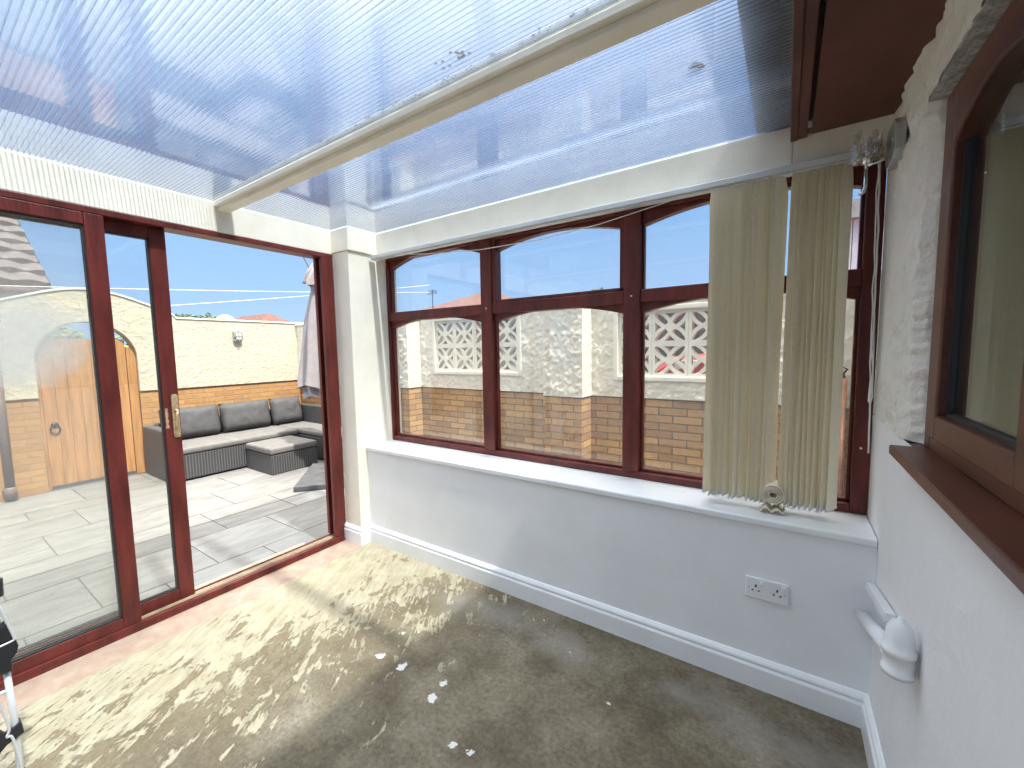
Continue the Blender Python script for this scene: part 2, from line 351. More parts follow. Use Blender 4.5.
# ------------------------------------------------------------------ mesh builder
class MB:
    def __init__(s): s.bm = bmesh.new()
    def box(s, x0, x1, y0, y1, z0, z1):
        v = [s.bm.verts.new(p) for p in ((x0,y0,z0),(x1,y0,z0),(x1,y1,z0),(x0,y1,z0),(x0,y0,z1),(x1,y0,z1),(x1,y1,z1),(x0,y1,z1))]
        for f in ((3,2,1,0),(4,5,6,7),(0,1,5,4),(1,2,6,5),(2,3,7,6),(3,0,4,7)): s.bm.faces.new([v[i] for i in f])
        return s
    def obox(s, c, size, mat):
        # oriented box: centre, size, 3x3 rotation
        v = []
        for dz in (-.5, .5):
            for dx, dy in ((-.5,-.5),(.5,-.5),(.5,.5),(-.5,.5)):
                v.append(s.bm.verts.new(Vector(c) + mat @ Vector((dx*size[0], dy*size[1], dz*size[2]))))
        for f in ((3,2,1,0),(4,5,6,7),(0,1,5,4),(1,2,6,5),(2,3,7,6),(3,0,4,7)): s.bm.faces.new([v[i] for i in f])
        return s
    def prism(s, pts, axis, a, b):
        """closed 2D outline extruded along axis from a to b; 2D coords are the other two axes in xyz order"""
        def P(q, t):
            return {'x': (t, q[0], q[1]), 'y': (q[0], t, q[1]), 'z': (q[0], q[1], t)}[axis]
        A = [s.bm.verts.new(P(q, a)) for q in pts]; B = [s.bm.verts.new(P(q, b)) for q in pts]
        n = len(pts)
        s.bm.faces.new(A[::-1]); s.bm.faces.new(B)
        for i in range(n): s.bm.faces.new((A[i], A[(i+1) % n], B[(i+1) % n], B[i]))
        return s
    def band(s, lo, hi, axis, a, b):
        """solid between two polylines lo and hi (same count), extruded along axis"""
        def P(q, t):
            return {'x': (t, q[0], q[1]), 'y': (q[0], t, q[1]), 'z': (q[0], q[1], t)}[axis]
        n = len(lo)
        r = [[s.bm.verts.new(P(q, t)) for q in l] for l in (lo, hi) for t in (a, b)]
        la, lb, ha, hb = r
        for i in range(n - 1):
            s.bm.faces.new((la[i], la[i+1], ha[i+1], ha[i])); s.bm.faces.new((lb[i+1], lb[i], hb[i], hb[i+1]))
            s.bm.faces.new((la[i+1], la[i], lb[i], lb[i+1])); s.bm.faces.new((ha[i], ha[i+1], hb[i+1], hb[i]))
        s.bm.faces.new((la[0], ha[0], hb[0], lb[0])); s.bm.faces.new((la[-1], lb[-1], hb[-1], ha[-1]))
        return s
    def tube(s, pts, r, n=8, cap=True):
        pts = [Vector(p) for p in pts]; rs = r if isinstance(r, (list, tuple)) else [r] * len(pts)
        rings = []; prev = None
        for i, p in enumerate(pts):
            t = (pts[min(i+1, len(pts)-1)] - pts[max(i-1, 0)]).normalized()
            if prev is None:
                u = t.orthogonal().normalized()
            else:
                u = (prev - t * prev.dot(t)); u = u.normalized() if u.length > 1e-6 else t.orthogonal().normalized()
            prev = u; w = t.cross(u)
            rings.append([s.bm.verts.new(p + rs[i] * (math.cos(2*PI*k/n) * u + math.sin(2*PI*k/n) * w)) for k in range(n)])
        for a, b in zip(rings, rings[1:]):
            for k in range(n): s.bm.faces.new((a[k], a[(k+1) % n], b[(k+1) % n], b[k]))
        if cap: s.bm.faces.new(rings[0][::-1]); s.bm.faces.new(rings[-1])
        return s
    def lathe(s, prof, c=(0, 0, 0), axis='z', n=20):
        """profile of (radius, height) turned about an axis through c"""
        c = Vector(c); rings = []
        for r, h in prof:
            ring = []
            for k in range(n):
                a = 2*PI*k/n; p = (r*math.cos(a), r*math.sin(a), h)
                if axis == 'x': p = (h, p[0], p[1])
                elif axis == 'y': p = (p[0], h, p[1])
                ring.append(s.bm.verts.new(c + Vector(p)))
            rings.append(ring)
        for a, b in zip(rings, rings[1:]):
            for k in range(n): s.bm.faces.new((a[k], a[(k+1) % n], b[(k+1) % n], b[k]))
        s.bm.faces.new(rings[0][::-1]); s.bm.faces.new(rings[-1])
        return s
    def grid(s, f, nu, nv):
        v = [[s.bm.verts.new(f(i / nu, j / nv)) for j in range(nv + 1)] for i in range(nu + 1)]
        for i in range(nu):
            for j in range(nv): s.bm.faces.new((v[i][j], v[i+1][j], v[i+1][j+1], v[i][j+1]))
        return s
    def pillow(s, c, size, rot=None, puff=1.0, nu=14, nv=10, seed=0):
        """soft cushion: size (w, d, h), pinched corners"""
        rot = rot or Matrix.Identity(3); c = Vector(c)
        for side in (1, -1):
            def f(u, v):
                a, b = 2*u - 1, 2*v - 1
                e = (1 - abs(a)**4) * (1 - abs(b)**4)
                k = 1 - .07 * (1 - abs(a)) * abs(b)**3; k2 = 1 - .07 * (1 - abs(b)) * abs(a)**3
                d = side * .5 * size[1] * (e ** .42) * puff
                d += side * .02 * size[1] * noise.noise(Vector((a*3 + seed, b*3, side))) * e * 4
                return c + rot @ Vector((a * .5 * size[0] * k, d, b * .5 * size[2] * k2))
            s.grid(f, nu, nv)
        bmesh.ops.remove_doubles(s.bm, verts=s.bm.verts, dist=1e-4)
        return s
    def build(s, name, m, parent=None, bevel=0, smooth=False, seg=2):
        bmesh.ops.recalc_face_normals(s.bm, faces=s.bm.faces)
        me = bpy.data.meshes.new(name)
        if parent is not None:
            off = Vector(parent.location); q = parent.parent
            while q is not None: off += Vector(q.location); q = q.parent
            for v in s.bm.verts: v.co -= off
        s.bm.to_mesh(me); s.bm.free()
        o = bpy.data.objects.new(name, me); COL.objects.link(o)
        if m: me.materials.append(M[m] if isinstance(m, str) else m)
        if parent is not None: o.parent = parent
        if smooth:
            for p in me.polygons: p.use_smooth = True
        if bevel:
            b = o.modifiers.new('bevel', 'BEVEL'); b.width = bevel; b.segments = seg; b.limit_method = 'ANGLE'; b.angle_limit = math.radians(40)
        return o

def tag(o, label, cat, group=None, kind=None):
    o['label'] = label; o['category'] = cat
    if group: o['group'] = group
    if kind: o['kind'] = kind
    return o
def empty(name, loc, label, cat, group=None, kind=None):
    o = bpy.data.objects.new(name, None); o.location = loc; o.empty_display_size = .1; COL.objects.link(o)
    return tag(o, label, cat, group, kind)
def struct(o, label, cat): return tag(o, label, cat, kind='structure')
def children_of(o): return list(o.children)
def copy_tree(o, parent=None):
    c = o.copy(); COL.objects.link(c)
    if parent is not None: c.parent = parent
    for ch in children_of(o): copy_tree(ch, c)
    return c
def rz(a): return Matrix.Rotation(a, 3, 'Z')

# ------------------------------------------------------------------ room shell
YB = -3.7          # wall behind the camera
f = MB(); f.box(0, W + .02, YB, .02, -.12, 0)
struct(f.build('floor', 'floor'), 'bare concrete floor with scraped cream tile adhesive and paint splashes', 'floor')
t = MB(); t.grid(lambda u, v: (.0 + u * (.205 + .012 * noise.noise(Vector((0, v * 22, 3)))), -.09 + v * (YB + .09), .003 - .0025 * u), 6, 80)
struct(t.build('trim_1', 'redstrip'), 'worn pinkish red painted floor strip along the patio door', 'floor trim')

# low wall under the window, pillar, beams
lw = MB(); lw.box(0, W, 0, .30, -.1, .69)
struct(lw.build('wall_front', 'white'), 'low white wall with power socket below the long window', 'wall')
pl = MB(); pl.box(0, .181, -.083, .34, 0, 2.128)
struct(pl.build('wall_pillar', 'cream', bevel=.003), 'white corner pillar between patio door and window', 'pillar')
bm_ = MB(); bm_.box(-.14, .0, YB, -.075, 2.121, 2.285); bm_.box(-.14, .194, -.092, .20, 2.128, 2.285)
struct(bm_.build('beam_left', 'cream', bevel=.004), 'cream beam over the sliding patio door and pillar', 'beam')
bm_ = MB(); bm_.box(.19, 2.742, .15, .235, 2.118, 2.285); bm_.box(.19, 2.742, .235, .42, 2.14, 2.285); bm_.box(2.742, W + .01, .152, .42, 2.118, 2.262)
struct(bm_.build('beam_front', 'cream', bevel=.004), 'cream beam above the long window and blind rail', 'beam')
wb = MB(); wb.box(-.2, W + .3, YB - .15, YB, -.1, 2.3)
struct(wb.build('wall_back', 'white'), 'plain white end wall facing the window', 'wall')

# skirting: profile extruded
SK = [(0, 0), (.020, 0), (.020, .088), (.017, .094), (.012, .097), (.012, .104), (.017, .109), (.014, .118), (.006, .128), (0, .130)]
def skirt(mb, p0, p1, nrm, mitre=(0, 0)):
    """skirting from p0 to p1 on a wall whose outward normal is nrm; mitre extends each end by depth*mitre"""
    p0, p1, nrm = Vector(p0), Vector(p1), Vector(nrm); d = (p1 - p0).normalized()
    A = [mb.bm.verts.new(p0 + nrm * q[0] + Vector((0, 0, q[1])) - d * q[0] * mitre[0]) for q in SK]
    B = [mb.bm.verts.new(p1 + nrm * q[0] + Vector((0, 0, q[1])) + d * q[0] * mitre[1]) for q in SK]
    n = len(SK)
    for i in range(n): mb.bm.faces.new((A[i], A[(i+1) % n], B[(i+1) % n], B[i]))
    mb.bm.faces.new(A[::-1]); mb.bm.faces.new(B)
s1 = MB(); skirt(s1, (.181, 0, 0), (W, 0, 0), (0, -1, 0), (-1, -1))
struct(s1.build('baseboard_front', 'gloss'), 'long white moulded skirting under the window wall', 'skirting board')
s1 = MB(); skirt(s1, (W, 0, 0), (W, YB, 0), (-1, 0, 0), (-1, 0))
struct(s1.build('baseboard_right', 'gloss'), 'white moulded skirting along the house wall', 'skirting board')
s1 = MB(); skirt(s1, (0, -.083, 0), (.181, -.083, 0), (0, -1, 0), (0, 1)); skirt(s1, (.181, -.083, 0), (.181, 0, 0), (1, 0, 0), (1, -1))
struct(s1.build('baseboard_left', 'gloss'), 'short white skirting wrapped round the corner pillar', 'skirting board')

# house wall (right): smooth low part, rough plaster above with a rounded reveal beside the house window
YR = -.33; ZS = 1.138; ZH = 2.055; XF = 3.072; YW1 = -2.0
def hw_low(u, v):
    y = .24 + u * (YB - .24); z = v * ZS
    b = .004 * noise.noise(Vector((y * 2.5, z * 2.5, 4))) + .003 * max(0, noise.noise(Vector((y * 9, z * 9, 8)))) * (1 if z > .5 else .3)
    return (W - b, y, z)
def reveal_path(t):
    # from the window wall towards the room, round the corner into the reveal
    pts = [(W, .235), (W, .10), (W, -.02), (W, -.14), (W - .002, -.23), (W + .003, -.272), (W + .010, -.292), (W + .022, -.305), (W + .034, -.318), (XF + .03, -.330)]
    k = t * (len(pts) - 1); i = min(int(k), len(pts) - 2); q = k - i
    return (pts[i][0] * (1 - q) + pts[i+1][0] * q, pts[i][1] * (1 - q) + pts[i+1][1] * q)
def hw_quoin(u, v):
    x, y = reveal_path(u); z = ZS + v * (2.235 - ZS)
    fade = min(1, u * 5)
    d = .016 * noise.noise(Vector((y * 9, z * 5, 1))) + .011 * noise.noise(Vector((y * 30 + x * 30, z * 22, 2)))
    if u > .62: d += .004 * math.sin(z * 190 + 3 * noise.noise(Vector((z * 4, y * 20, 5)))) * (.5 + noise.noise(Vector((z * 5, 0, 9))))
    return (x - (d + .004) * fade * (1 if u < .9 else .3), y - .4 * d * (u > .5), z)
def hw_head(u, v):
    y = YR + .02 + u * (YW1 - YR - .02); z = ZH + v * (2.235 - ZH)
    d = .009 * noise.noise(Vector((y * 10, z * 12, 1))) + .006 * noise.noise(Vector((y * 34, z * 30, 2)))
    return (W - d - .006 * (1 - v), y, z + .004 * noise.noise(Vector((y * 20, 3, 3))) * (v < .1))
hw = empty('wall_right', (W, 0, 0), 'rough white plastered house wall on the right', 'wall', kind='structure')
a = MB(); a.grid(hw_low, 120, 36); a.build('lower_wall', 'wallwhite', hw, smooth=True)
a = MB(); a.grid(hw_quoin, 60, 130); a.build('plaster_quoin', 'plaster', hw, smooth=True)
a = MB(); a.grid(hw_head, 150, 22); a.build('plaster_head', 'plaster', hw, smooth=True)
a = MB(); a.box(W + .025, W + .32, -.26, .30, -.1, 2.24); a.box(W + .025, W + .32, YB, .3, -.1, ZS - .06); a.box(W + .08, W + .32, YB, YW1, -.1, 2.24); a.box(W + .012, W + .32, YB, .3, ZH + .012, 2.24)
a.build('masonry', 'plaster', hw)
a = MB(); a.grid(lambda u, v: (W - .004, YW1 + u * (YB - YW1), ZS + v * (2.235 - ZS)), 4, 4); a.build('plaster_face', 'plaster', hw)
a = MB()   # perforated steel lintel edge under the head
a.box(W - .005, XF + .03, YW1, YR - .0, ZH - .003, ZH + .008)
a.build('lintel', 'lintel', hw)
a = MB()
for i in range(100):
    y = YR - .01 - i * .0155
    for x in (W + .008, W + .020): a.lathe([(.0027, 0), (.0027, .0012)], (x, y, ZH - .0037), n=7)
a.build('lintel_holes', 'lampgrey', hw)
# wall in front (outer end of house, seen through the narrow strip)
# ------------------------------------------------------------------ sills
s_ = MB(); s_.prism([(-.012, .697), (-.012, .718), (-.008, .725), (.31, .725), (.31, .69), (-.005, .69)], 'x', .181, W - .002)
struct(s_.build('trim_2', 'gloss', bevel=.004), 'long white window sill below the three pane window', 'window sill')
s_ = MB(); s_.prism([(W - .047, YW1), (XF + .12, YW1), (XF + .12, -.322), (W + .001, -.322), (W + .001, -.369), (W - .047, -.369)], 'z', ZS - .026, ZS)
struct(s_.build('trim_3', 'brown', bevel=.004), 'dark brown timber sill below the house window', 'window sill')

# ------------------------------------------------------------------ window 1 (three panes with arched heads)
YF = .24
w1 = empty('window_1', (.155, YF, .725), 'long mahogany window of three panes with arched fanlights', 'window', kind='structure')
XL = [(.195, 1.09), (1.18, 2.03), (2.117, 2.985)]
fr = MB()
fr.box(.155, .195, YF, .31, .725, 2.14); fr.box(2.985, W, YF, .31, .725, 2.14)
fr.box(.195, 2.985, YF, .31, .725, .762); fr.box(.195, 2.985, YF, .31, 2.105, 2.14)
fr.build('window_frame', 'mahogany', w1, bevel=.004)
for x0, x1 in ((1.09, 1.18), (2.03, 2.117)):
    m = MB(); m.box(x0, x1, YF - .004, .31, .7621, 2.105); m.build('mullion', 'mahogany', w1, bevel=.005)
def arch_band(x0, x1, zend, zmid, ztop, n=16):
    lo = []; hi = []
    for i in range(n + 1):
        u = i / n; q = 1 - (2*u - 1)**2
        x = x0 + u * (x1 - x0); lo.append((x, zend + (zmid - zend) * q)); hi.append((x, max(ztop, zend + (zmid - zend) * q + .002)))
    return lo, hi
for i, (x0, x1) in enumerate(XL):
    m = MB(); m.box(x0, x1, YF, .31, 1.648, 1.716); m.build('transom', 'mahogany', w1, bevel=.005)
    top = (2.04, 2.125) if i == 0 else (2.035, 2.098)
    m = MB(); lo, hi = arch_band(x0, x1, top[0], top[1], 2.106); m.band(lo, hi, 'y', .262, .308); m.build('arched_head', 'mahogany', w1, bevel=.002)
    m = MB(); lo, hi = arch_band(x0, x1, 1.597, 1.656, 1.649); m.band(lo, hi, 'y', .262, .308); m.build('arched_head', 'mahogany', w1, bevel=.002)
    # glazing beads
    m = MB()
    for z0, z1 in ((.762, 1.60), (1.716, 2.04)):
        m.box(x0, x0 + .012, .268, .296, z0, z1); m.box(x1 - .012, x1, .268, .296, z0, z1)
    m.box(x0, x1, .268, .296, .762, .776)
    m.build('glazing_bead', 'mahogany', w1, bevel=.002)
    for z0, z1 in ((.75, 1.68), (1.70, 2.13)):
        m = MB(); m.box(x0 - .01, x1 + .01, .297, .301, z0, z1); m.build('pane', 'glasswin', w1)
m = MB(); m.box(1.18, 1.205, .245, .31, 1.716, 2.105); m.box(2.005, 2.03, .25, .31, 1.716, 2.105); m.box(1.18, 2.03, .25, .31, 1.716, 1.735)
m.build('opening_sash', 'mahogany', w1, bevel=.003)
m = MB()
for x, y, z in ((1.135, YF - .004, 1.685), (2.073, YF - .004, 1.685), (3.01, YF, 1.0), (.175, YF, .80)): m.lathe([(.005, 0), (.005, .003), (.002, .004)], (x, y - .004, z), 'y', 8)
m.build('screw_cap', 'alu', w1)

# ------------------------------------------------------------------ window 2 (house window) and room behind
w2 = empty('window_2', (XF, -1.0, ZS), 'brown house window on the right reflecting sky and blind', 'window', kind='structure')
m = MB(); m.box(XF, XF + .07, -.385, YR - .003, ZS, ZH - .006); m.box(XF, XF + .07, YW1, -.385, ZS, ZS + .035); m.box(XF, XF + .07, YW1, -.385, ZH - .045, ZH - .006); m.box(XF, XF + .07, -1.02, -.94, ZS + .035, ZH - .045); m.box(XF, XF + .07, YW1, YW1 + .05, ZS + .035, ZH - .045)
m.build('window_frame', 'brown', w2, bevel=.004)
for y0, y1 in ((-.94, -.385), (YW1 + .05, -1.02)):
    m = MB()
    a0, a1 = ZS + .035, ZH - .045
    m.box(XF - .006, XF + .05, y1 - .058, y1, a0, a1); m.box(XF - .006, XF + .05, y0, y0 + .058, a0, a1); m.box(XF - .006, XF + .05, y0 + .058, y1 - .058, a0, a0 + .062)
    n = 14; lo = []; hi = []
    for i in range(n + 1):
        u = i / n; y = y0 + .058 + u * (y1 - y0 - .116); lo.append((y, a1 - .115 + .06 * (1 - (2*u - 1)**2))); hi.append((y, a1))
    m.band(lo, hi, 'x', XF - .006, XF + .05)
    m.build('sash', 'brown', w2, bevel=.005)
    m = MB(); m.box(XF + .022, XF + .026, y0 + .05, y1 - .05, a0 + .055, a1 - .03); m.build('pane', 'glasshouse', w2)
    m = MB(); m.box(XF + .012, XF + .024, y1 - .068, y1 - .058, a0 + .062, a1 - .10); m.box(XF + .012, XF + .024, y0 + .058, y1 - .058, a0 + .062, a0 + .071); m.build('gasket', 'black', w2)
rm = MB()
rm.box(5.6, 5.7, -4, 2, 0, 2.5); rm.box(W + .31, 5.7, .3, .4, 0, 2.5); rm.box(W + .31, 5.7, -4.1, -4, 0, 2.5); rm.box(W + .31, 5.7, -4, .4, -.1, 0); rm.box(W + .31, 5.7, -4, .4, 2.45, 2.55)
struct(rm.build('wall_house_room', 'roomwall'), 'dim room inside the house behind the brown window', 'room')

# ------------------------------------------------------------------ roof: twin wall polycarbonate panels, bars, soffit
ceil = empty('ceiling', (0, 0, 2.285), 'flat clear ribbed polycarbonate roof with blue sky above', 'roof', kind='structure')
def panel(y0, y1):
    P = empty('roof_panel', (0, 0, 0), '', '')
    del P['label']; del P['category']; P.parent = ceil
    for nm, z, mt in (('lower_skin', 2.287, 'poly'), ('upper_skin', 2.302, 'polytop')):
        m = MB(); m.grid(lambda u, v: (-.17 + u * 2.91, y0 + v * (y1 - y0), z), 1, 1); m.build(nm, mt, P)
    m = MB(); n = int((y1 - y0) / .0165)
    for i in range(1, n):
        y = y0 + (y1 - y0) * i / n
        m.bm.faces.new([m.bm.verts.new(q) for q in ((-.17, y, 2.2872), (2.74, y, 2.2872), (2.74, y, 2.3018), (-.17, y, 2.3018))])
    m.build('rib_web', 'web', P)
    m = MB()
    for i in range(1, n):
        y = y0 + (y1 - y0) * i / n
        m.bm.faces.new([m.bm.verts.new(q) for q in ((-.17, y - .0016, 2.2866), (2.74, y - .0016, 2.2866), (2.74, y + .0016, 2.2866), (-.17, y + .0016, 2.2866))])
    m.build('rib_foot', 'rib', P)
panel(-.735, .34); panel(-1.95, -.805); panel(YB, -2.02)
for i, y in enumerate((-.77, -1.985)):
    b = MB(); b.box(-.14, 2.745, y - .045, y + .045, 2.262, 2.2865); b.box(-.02, 2.745, y - .024, y + .034, 2.243, 2.262)
    b.box(-.14, 2.745, y - .012, y + .012, 2.2865, 2.304); b.box(-.17, 2.75, y - .04, y + .04, 2.304, 2.322)
    struct(b.build('trim_%d' % (4 + i), 'cream', bevel=.003), ['white glazing bar across the roof between two ribbed panels', 'white glazing bar across the roof above the camera'][i], 'glazing bar')
b = MB(); b.box(-.14, 2.745, .345, .40, 2.287, 2.325); b.box(-.21, -.172, YB, .40, 2.24, 2.325)
struct(b.build('trim_6', 'gloss', bevel=.004), 'white edge trim and gutter along the roof edge', 'roof trim')
gr = MB(); g_ = random.Random(3)
for i in range(70):
    x = g_.choice([g_.uniform(.7, 2.3), g_.uniform(1.1, 1.9)]); y = -.735 - .09 - abs(g_.gauss(0, .010)); r = g_.uniform(.002, .006)
    gr.lathe([(r * .6, -.3 * r), (r, .2 * r), (r * .4, .8 * r)], (x, y + .012, 2.304 + .3 * r), n=6)
for i in range(14): gr.lathe([(.004, 0), (.006, .002), (.002, .004)], (1.89 + g_.gauss(0, .03), -.86 - abs(g_.gauss(0, .025)), 2.3035), n=6)
tag(gr.build('moss_debris', 'bark'), 'dark moss crumbs lodged along the roof glazing bar', 'debris', kind='stuff')
lf = MB(); lf.grid(lambda u, v: (2.482 + (u - .5) * .055, -.414 + (v - .5) * .035 * (1 - abs(2*u - 1)**2), 2.305 + .006 * math.sin(u * 5)), 8, 4)
tag(lf.build('dead_leaf', 'bark'), 'small dark dead leaf lying on the right roof panel', 'leaf')

sf = MB(); sf.box(2.80, W + .05, YB, .15, 2.236, 2.250)
struct(sf.build('soffit', 'soffit'), 'dark brown soffit board where roof meets house wall', 'soffit')
sf = MB(); sf.box(2.733, 2.757, YB, .149, 2.222, 2.44); sf.box(2.757, 2.786, YB, .149, 2.226, 2.30); sf.box(2.770, 2.83, YB, .149, 2.285, 2.30)
struct(sf.build('fascia', 'soffit', bevel=.003), 'mahogany brown fascia board along the house eaves', 'fascia')
hr = empty('house_roof', (2.6, 0, 2.42), 'dark house eaves and roof above the lean-to', 'roof', kind='structure')
m = MB(); m.prism([(2.60, 2.425), (2.60, 2.45), (6.0, 4.6), (9.4, 2.45), (9.4, 2.42), (2.9, 2.40)], 'y', -7, .62); m.build('roof_slope', 'rooftile', hr)
m = MB(); m.tube([(2.645, -7, 2.40), (2.645, .62, 2.40)], .048, 14); m.build('gutter', 'drain', hr, smooth=True)

# ------------------------------------------------------------------ patio door
d1 = empty('door_1', (0, -1.0, 0), 'mahogany sliding patio door standing half open', 'patio door', kind='structure')
m = MB()
m.box(-.115, .0, YB, -.083, 2.092, 2.121)                      # head
m.box(-.115, .0, -.135, -.084, 0, 2.092); m.box(-.030, .002, -.172, -.135, .05, 2.092); m.box(-.115, -.085, -.165, -.135, .05, 2.092)      # jamb
m.box(-.115, .012, YB, -.083, -.02, .020); m.box(-.02, .012, YB, -.135, .020, .044); m.box(-.115, -.098, YB, -.135, .02, .04)        # sill track
m.build('door_frame', 'mahogany', d1, bevel=.003)
m = MB(); m.box(-.058, -.052, YB, -.135, .02, .040); m.box(-.09, -.085, YB, -.135, .02, .036); m.box(-.097, -.022, YB, -.135, .0201, .0225); m.build('sliding_track', 'threshold', d1)
def leaf(name, x0, x1, yl, yr, stile, rail_b, rail_t, gm):
    P = empty(name, (0, 0, 0), '', ''); del P['label']; del P['category']; P.parent = d1; P.location = (0, 0, 0)
    m = MB()
    m.box(x0, x1, yr - stile, yr, .036, 2.092); m.box(x0, x1, yl, yl + stile, .036, 2.092)
    m.box(x0, x1, yl + stile, yr - stile, .036, rail_b); m.box(x0, x1, yl + stile, yr - stile, rail_t, 2.092)
    m.build('stile_frame', 'mahogany', P, bevel=.004)
    xm = (x0 + x1) / 2
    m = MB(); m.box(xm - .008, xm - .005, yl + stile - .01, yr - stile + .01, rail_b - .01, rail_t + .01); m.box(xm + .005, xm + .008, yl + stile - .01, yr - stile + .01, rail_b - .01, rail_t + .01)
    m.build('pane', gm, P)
    m = MB(); g = .008
    for xx in (x0 + .006, x1 - .014):
        m.box(xx, xx + .008, yl + stile, yl + stile + g, rail_b, rail_t); m.box(xx, xx + .008, yr - stile - g, yr - stile, rail_b, rail_t); m.box(xx, xx + .008, yl + stile, yr - stile, rail_b, rail_b + g); m.box(xx, xx + .008, yl + stile, yr - stile, rail_t - g, rail_t)
    m.build('gasket', 'black', P)
    return P
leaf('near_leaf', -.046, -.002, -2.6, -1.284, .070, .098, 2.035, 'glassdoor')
R_ = leaf('far_leaf', -.096, -.060, -2.25, -1.032, .072, .105, 2.034, 'glass')
hd = MB()
hd.prism([(-1.064, .965), (-1.040, .965), (-1.038, .975), (-1.038, 1.195), (-1.044, 1.205), (-1.062, 1.205), (-1.068, 1.195), (-1.068, .975)], 'x', -.061, -.054)
h0 = hd.build('door_handle', 'brass', R_, bevel=.001); h0['label'] = 'worn brass door handle plate'
hd = MB(); hd.lathe([(.009, 0), (.009, .01), (.006, .014), (.006, .03)], (-.054, -1.052, 1.115), 'x', 12); hd.tube([(-.028, -1.052, 1.115), (-.026, -1.056, 1.09), (-.028, -1.062, 1.05), (-.030, -1.064, 1.02)], [.006, .007, .006, .005], 8)
hd.lathe([(.008, 0), (.008, .004)], (-.054, -1.053, 1.03), 'x', 12)
hd.build('lever', 'brass', h0, smooth=True)
hd = MB(); hd.grid(lambda u, v: (-.0595, -1.098 + .012 * u + .006 * noise.noise(Vector((u, v * 7, 2))), 1.02 + v * .11), 2, 12); hd.build('bare_patch', 'brass', R_)
th = MB(); th.box(-.30, -.118, YB, -.26, ZP - .02, ZP + .028); 
struct(th.build('trim_7', 'threshold', bevel=.004), 'tan threshold strip outside the patio door', 'door threshold')

# ------------------------------------------------------------------ vertical blind
vb = empty('vertical_blind', (2.68, .12, .76), 'cream vertical blind drawn into two bunches at the window', 'blind')
m = MB(); m.box(.20, 2.955, .088, .138, 2.092, 2.118); m.box(.20, 2.955, .094, .132, 2.086, 2.092); m.build('headrail', 'rail', vb, bevel=.003)
rs = random.Random(5)
def slat(x, y, ang, zb, sd, wide=.089):
    def f(u, v):
        z = zb + v * (2.082 - zb)
        k = 1.0 if v < .985 else 1 - (v - .985) / .015 * .35
        a = ang + .10 * math.sin(v * 2.6 + sd) + .08 * noise.noise(Vector((sd, v * 2, 0)))
        s = (u - .5) * wide * k; c = .013 * (1 - (2*u - 1)**2)
        sway = .004 * noise.noise(Vector((sd * 3.1, v * 2.5, 1))) * (1 - v)
        return (x + s * math.sin(a) + c * math.cos(a) + sway, y - s * math.cos(a) + c * math.sin(a), z)
    m = MB(); m.grid(f, 5, 22)
    o = m.build('slat', 'slat', vb, smooth=True)
    w = MB()
    a = ang + .1 * math.sin(sd)
    w.obox((x, y, zb + .006), (.0045, .084, .022), rz(a)); w.obox((x, y, zb - .006), (.003, .05, .012), rz(a))
    w.obox((x + .04 * math.sin(a), y - .04 * math.cos(a), zb - .004), (.009, .006, .010), rz(a)); w.obox((x - .04 * math.sin(a), y + .04 * math.cos(a), zb - .004), (.009, .006, .010), rz(a))
    w.build('bottom_weight', 'weight', o, bevel=.001)
n1 = 13
for i in range(n1):
    x = 2.462 + i * (2.709 - 2.462) / (n1 - 1)
    ang = -.25 + rs.uniform(-.06, .06) if i < n1 - 1 else -.55
    slat(x + rs.uniform(-.003, .003), .112 + rs.uniform(-.004, .004), ang, .770 + rs.uniform(-.003, .003), i * 1.7)
n2 = 10
for i in range(n2):
    x = 2.748 + i * (2.908 - 2.748) / (n2 - 1)
    ang = -.25 + rs.uniform(-.04, .04) if i < n2 - 1 else -.50
    slat(x + rs.uniform(-.002, .002) + (.004 if i == n2 - 1 else 0), .112 + rs.uniform(-.004, .004), ang, .772 + rs.uniform(-.003, .003), 30 + i * 2.3)
# bead chains linking the weights
for x0, x1, y in ((2.462, 2.70, .07), (2.462, 2.70, .154), (2.742, 2.885, .07), (2.742, 2.885, .154)):
    m = MB(); k = 0; x = x0
    while x < x1:
        m.lathe([(.0012, -.0026), (.0022, 0), (.0012, .0026)], (x, y, .764 - .007 * abs(math.sin(k * .55))), 'x', 5)
        x += .005; k += 1
    m.build('bead_chain', 'plastic', vb)
m = MB()
c_ = [(.377, .12, 2.105), (.80, .12, 2.055), (1.185, .12, 2.024), (1.60, .12, 2.018), (1.948, .12, 2.040), (2.20, .12, 2.072), (2.357, .12, 2.092)]
pts = []
for i in range(len(c_) - 1):
    for k in range(6): pts.append(Vector(c_[i]).lerp(Vector(c_[i+1]), k / 6))
m.tube(pts, .0022, 6); m.build('slack_cord', 'cord', vb, smooth=True)
m = MB()
def wob(x, y, z0, z1, sd, n=30): return [(x + .006 * noise.noise(Vector((sd, i * .35, 0))) + .012 * i / n, y, z0 + (z1 - z0) * i / n) for i in range(n + 1)]
m.tube(wob(3.010, .15, 2.088, 1.0, 1), .0028, 6); m.tube(wob(3.004, .157, 2.088, 1.20, 6) + [(3.020, .153, 1.19), (3.024, .15, 1.22), (3.018, .15, 1.5)], .0024, 6)
m.tube([(2.95, .12, 2.10), (2.985, .14, 2.10), (3.010, .15, 2.088)], .003, 6)
m.build('pull_cord', 'cord', vb, smooth=True)

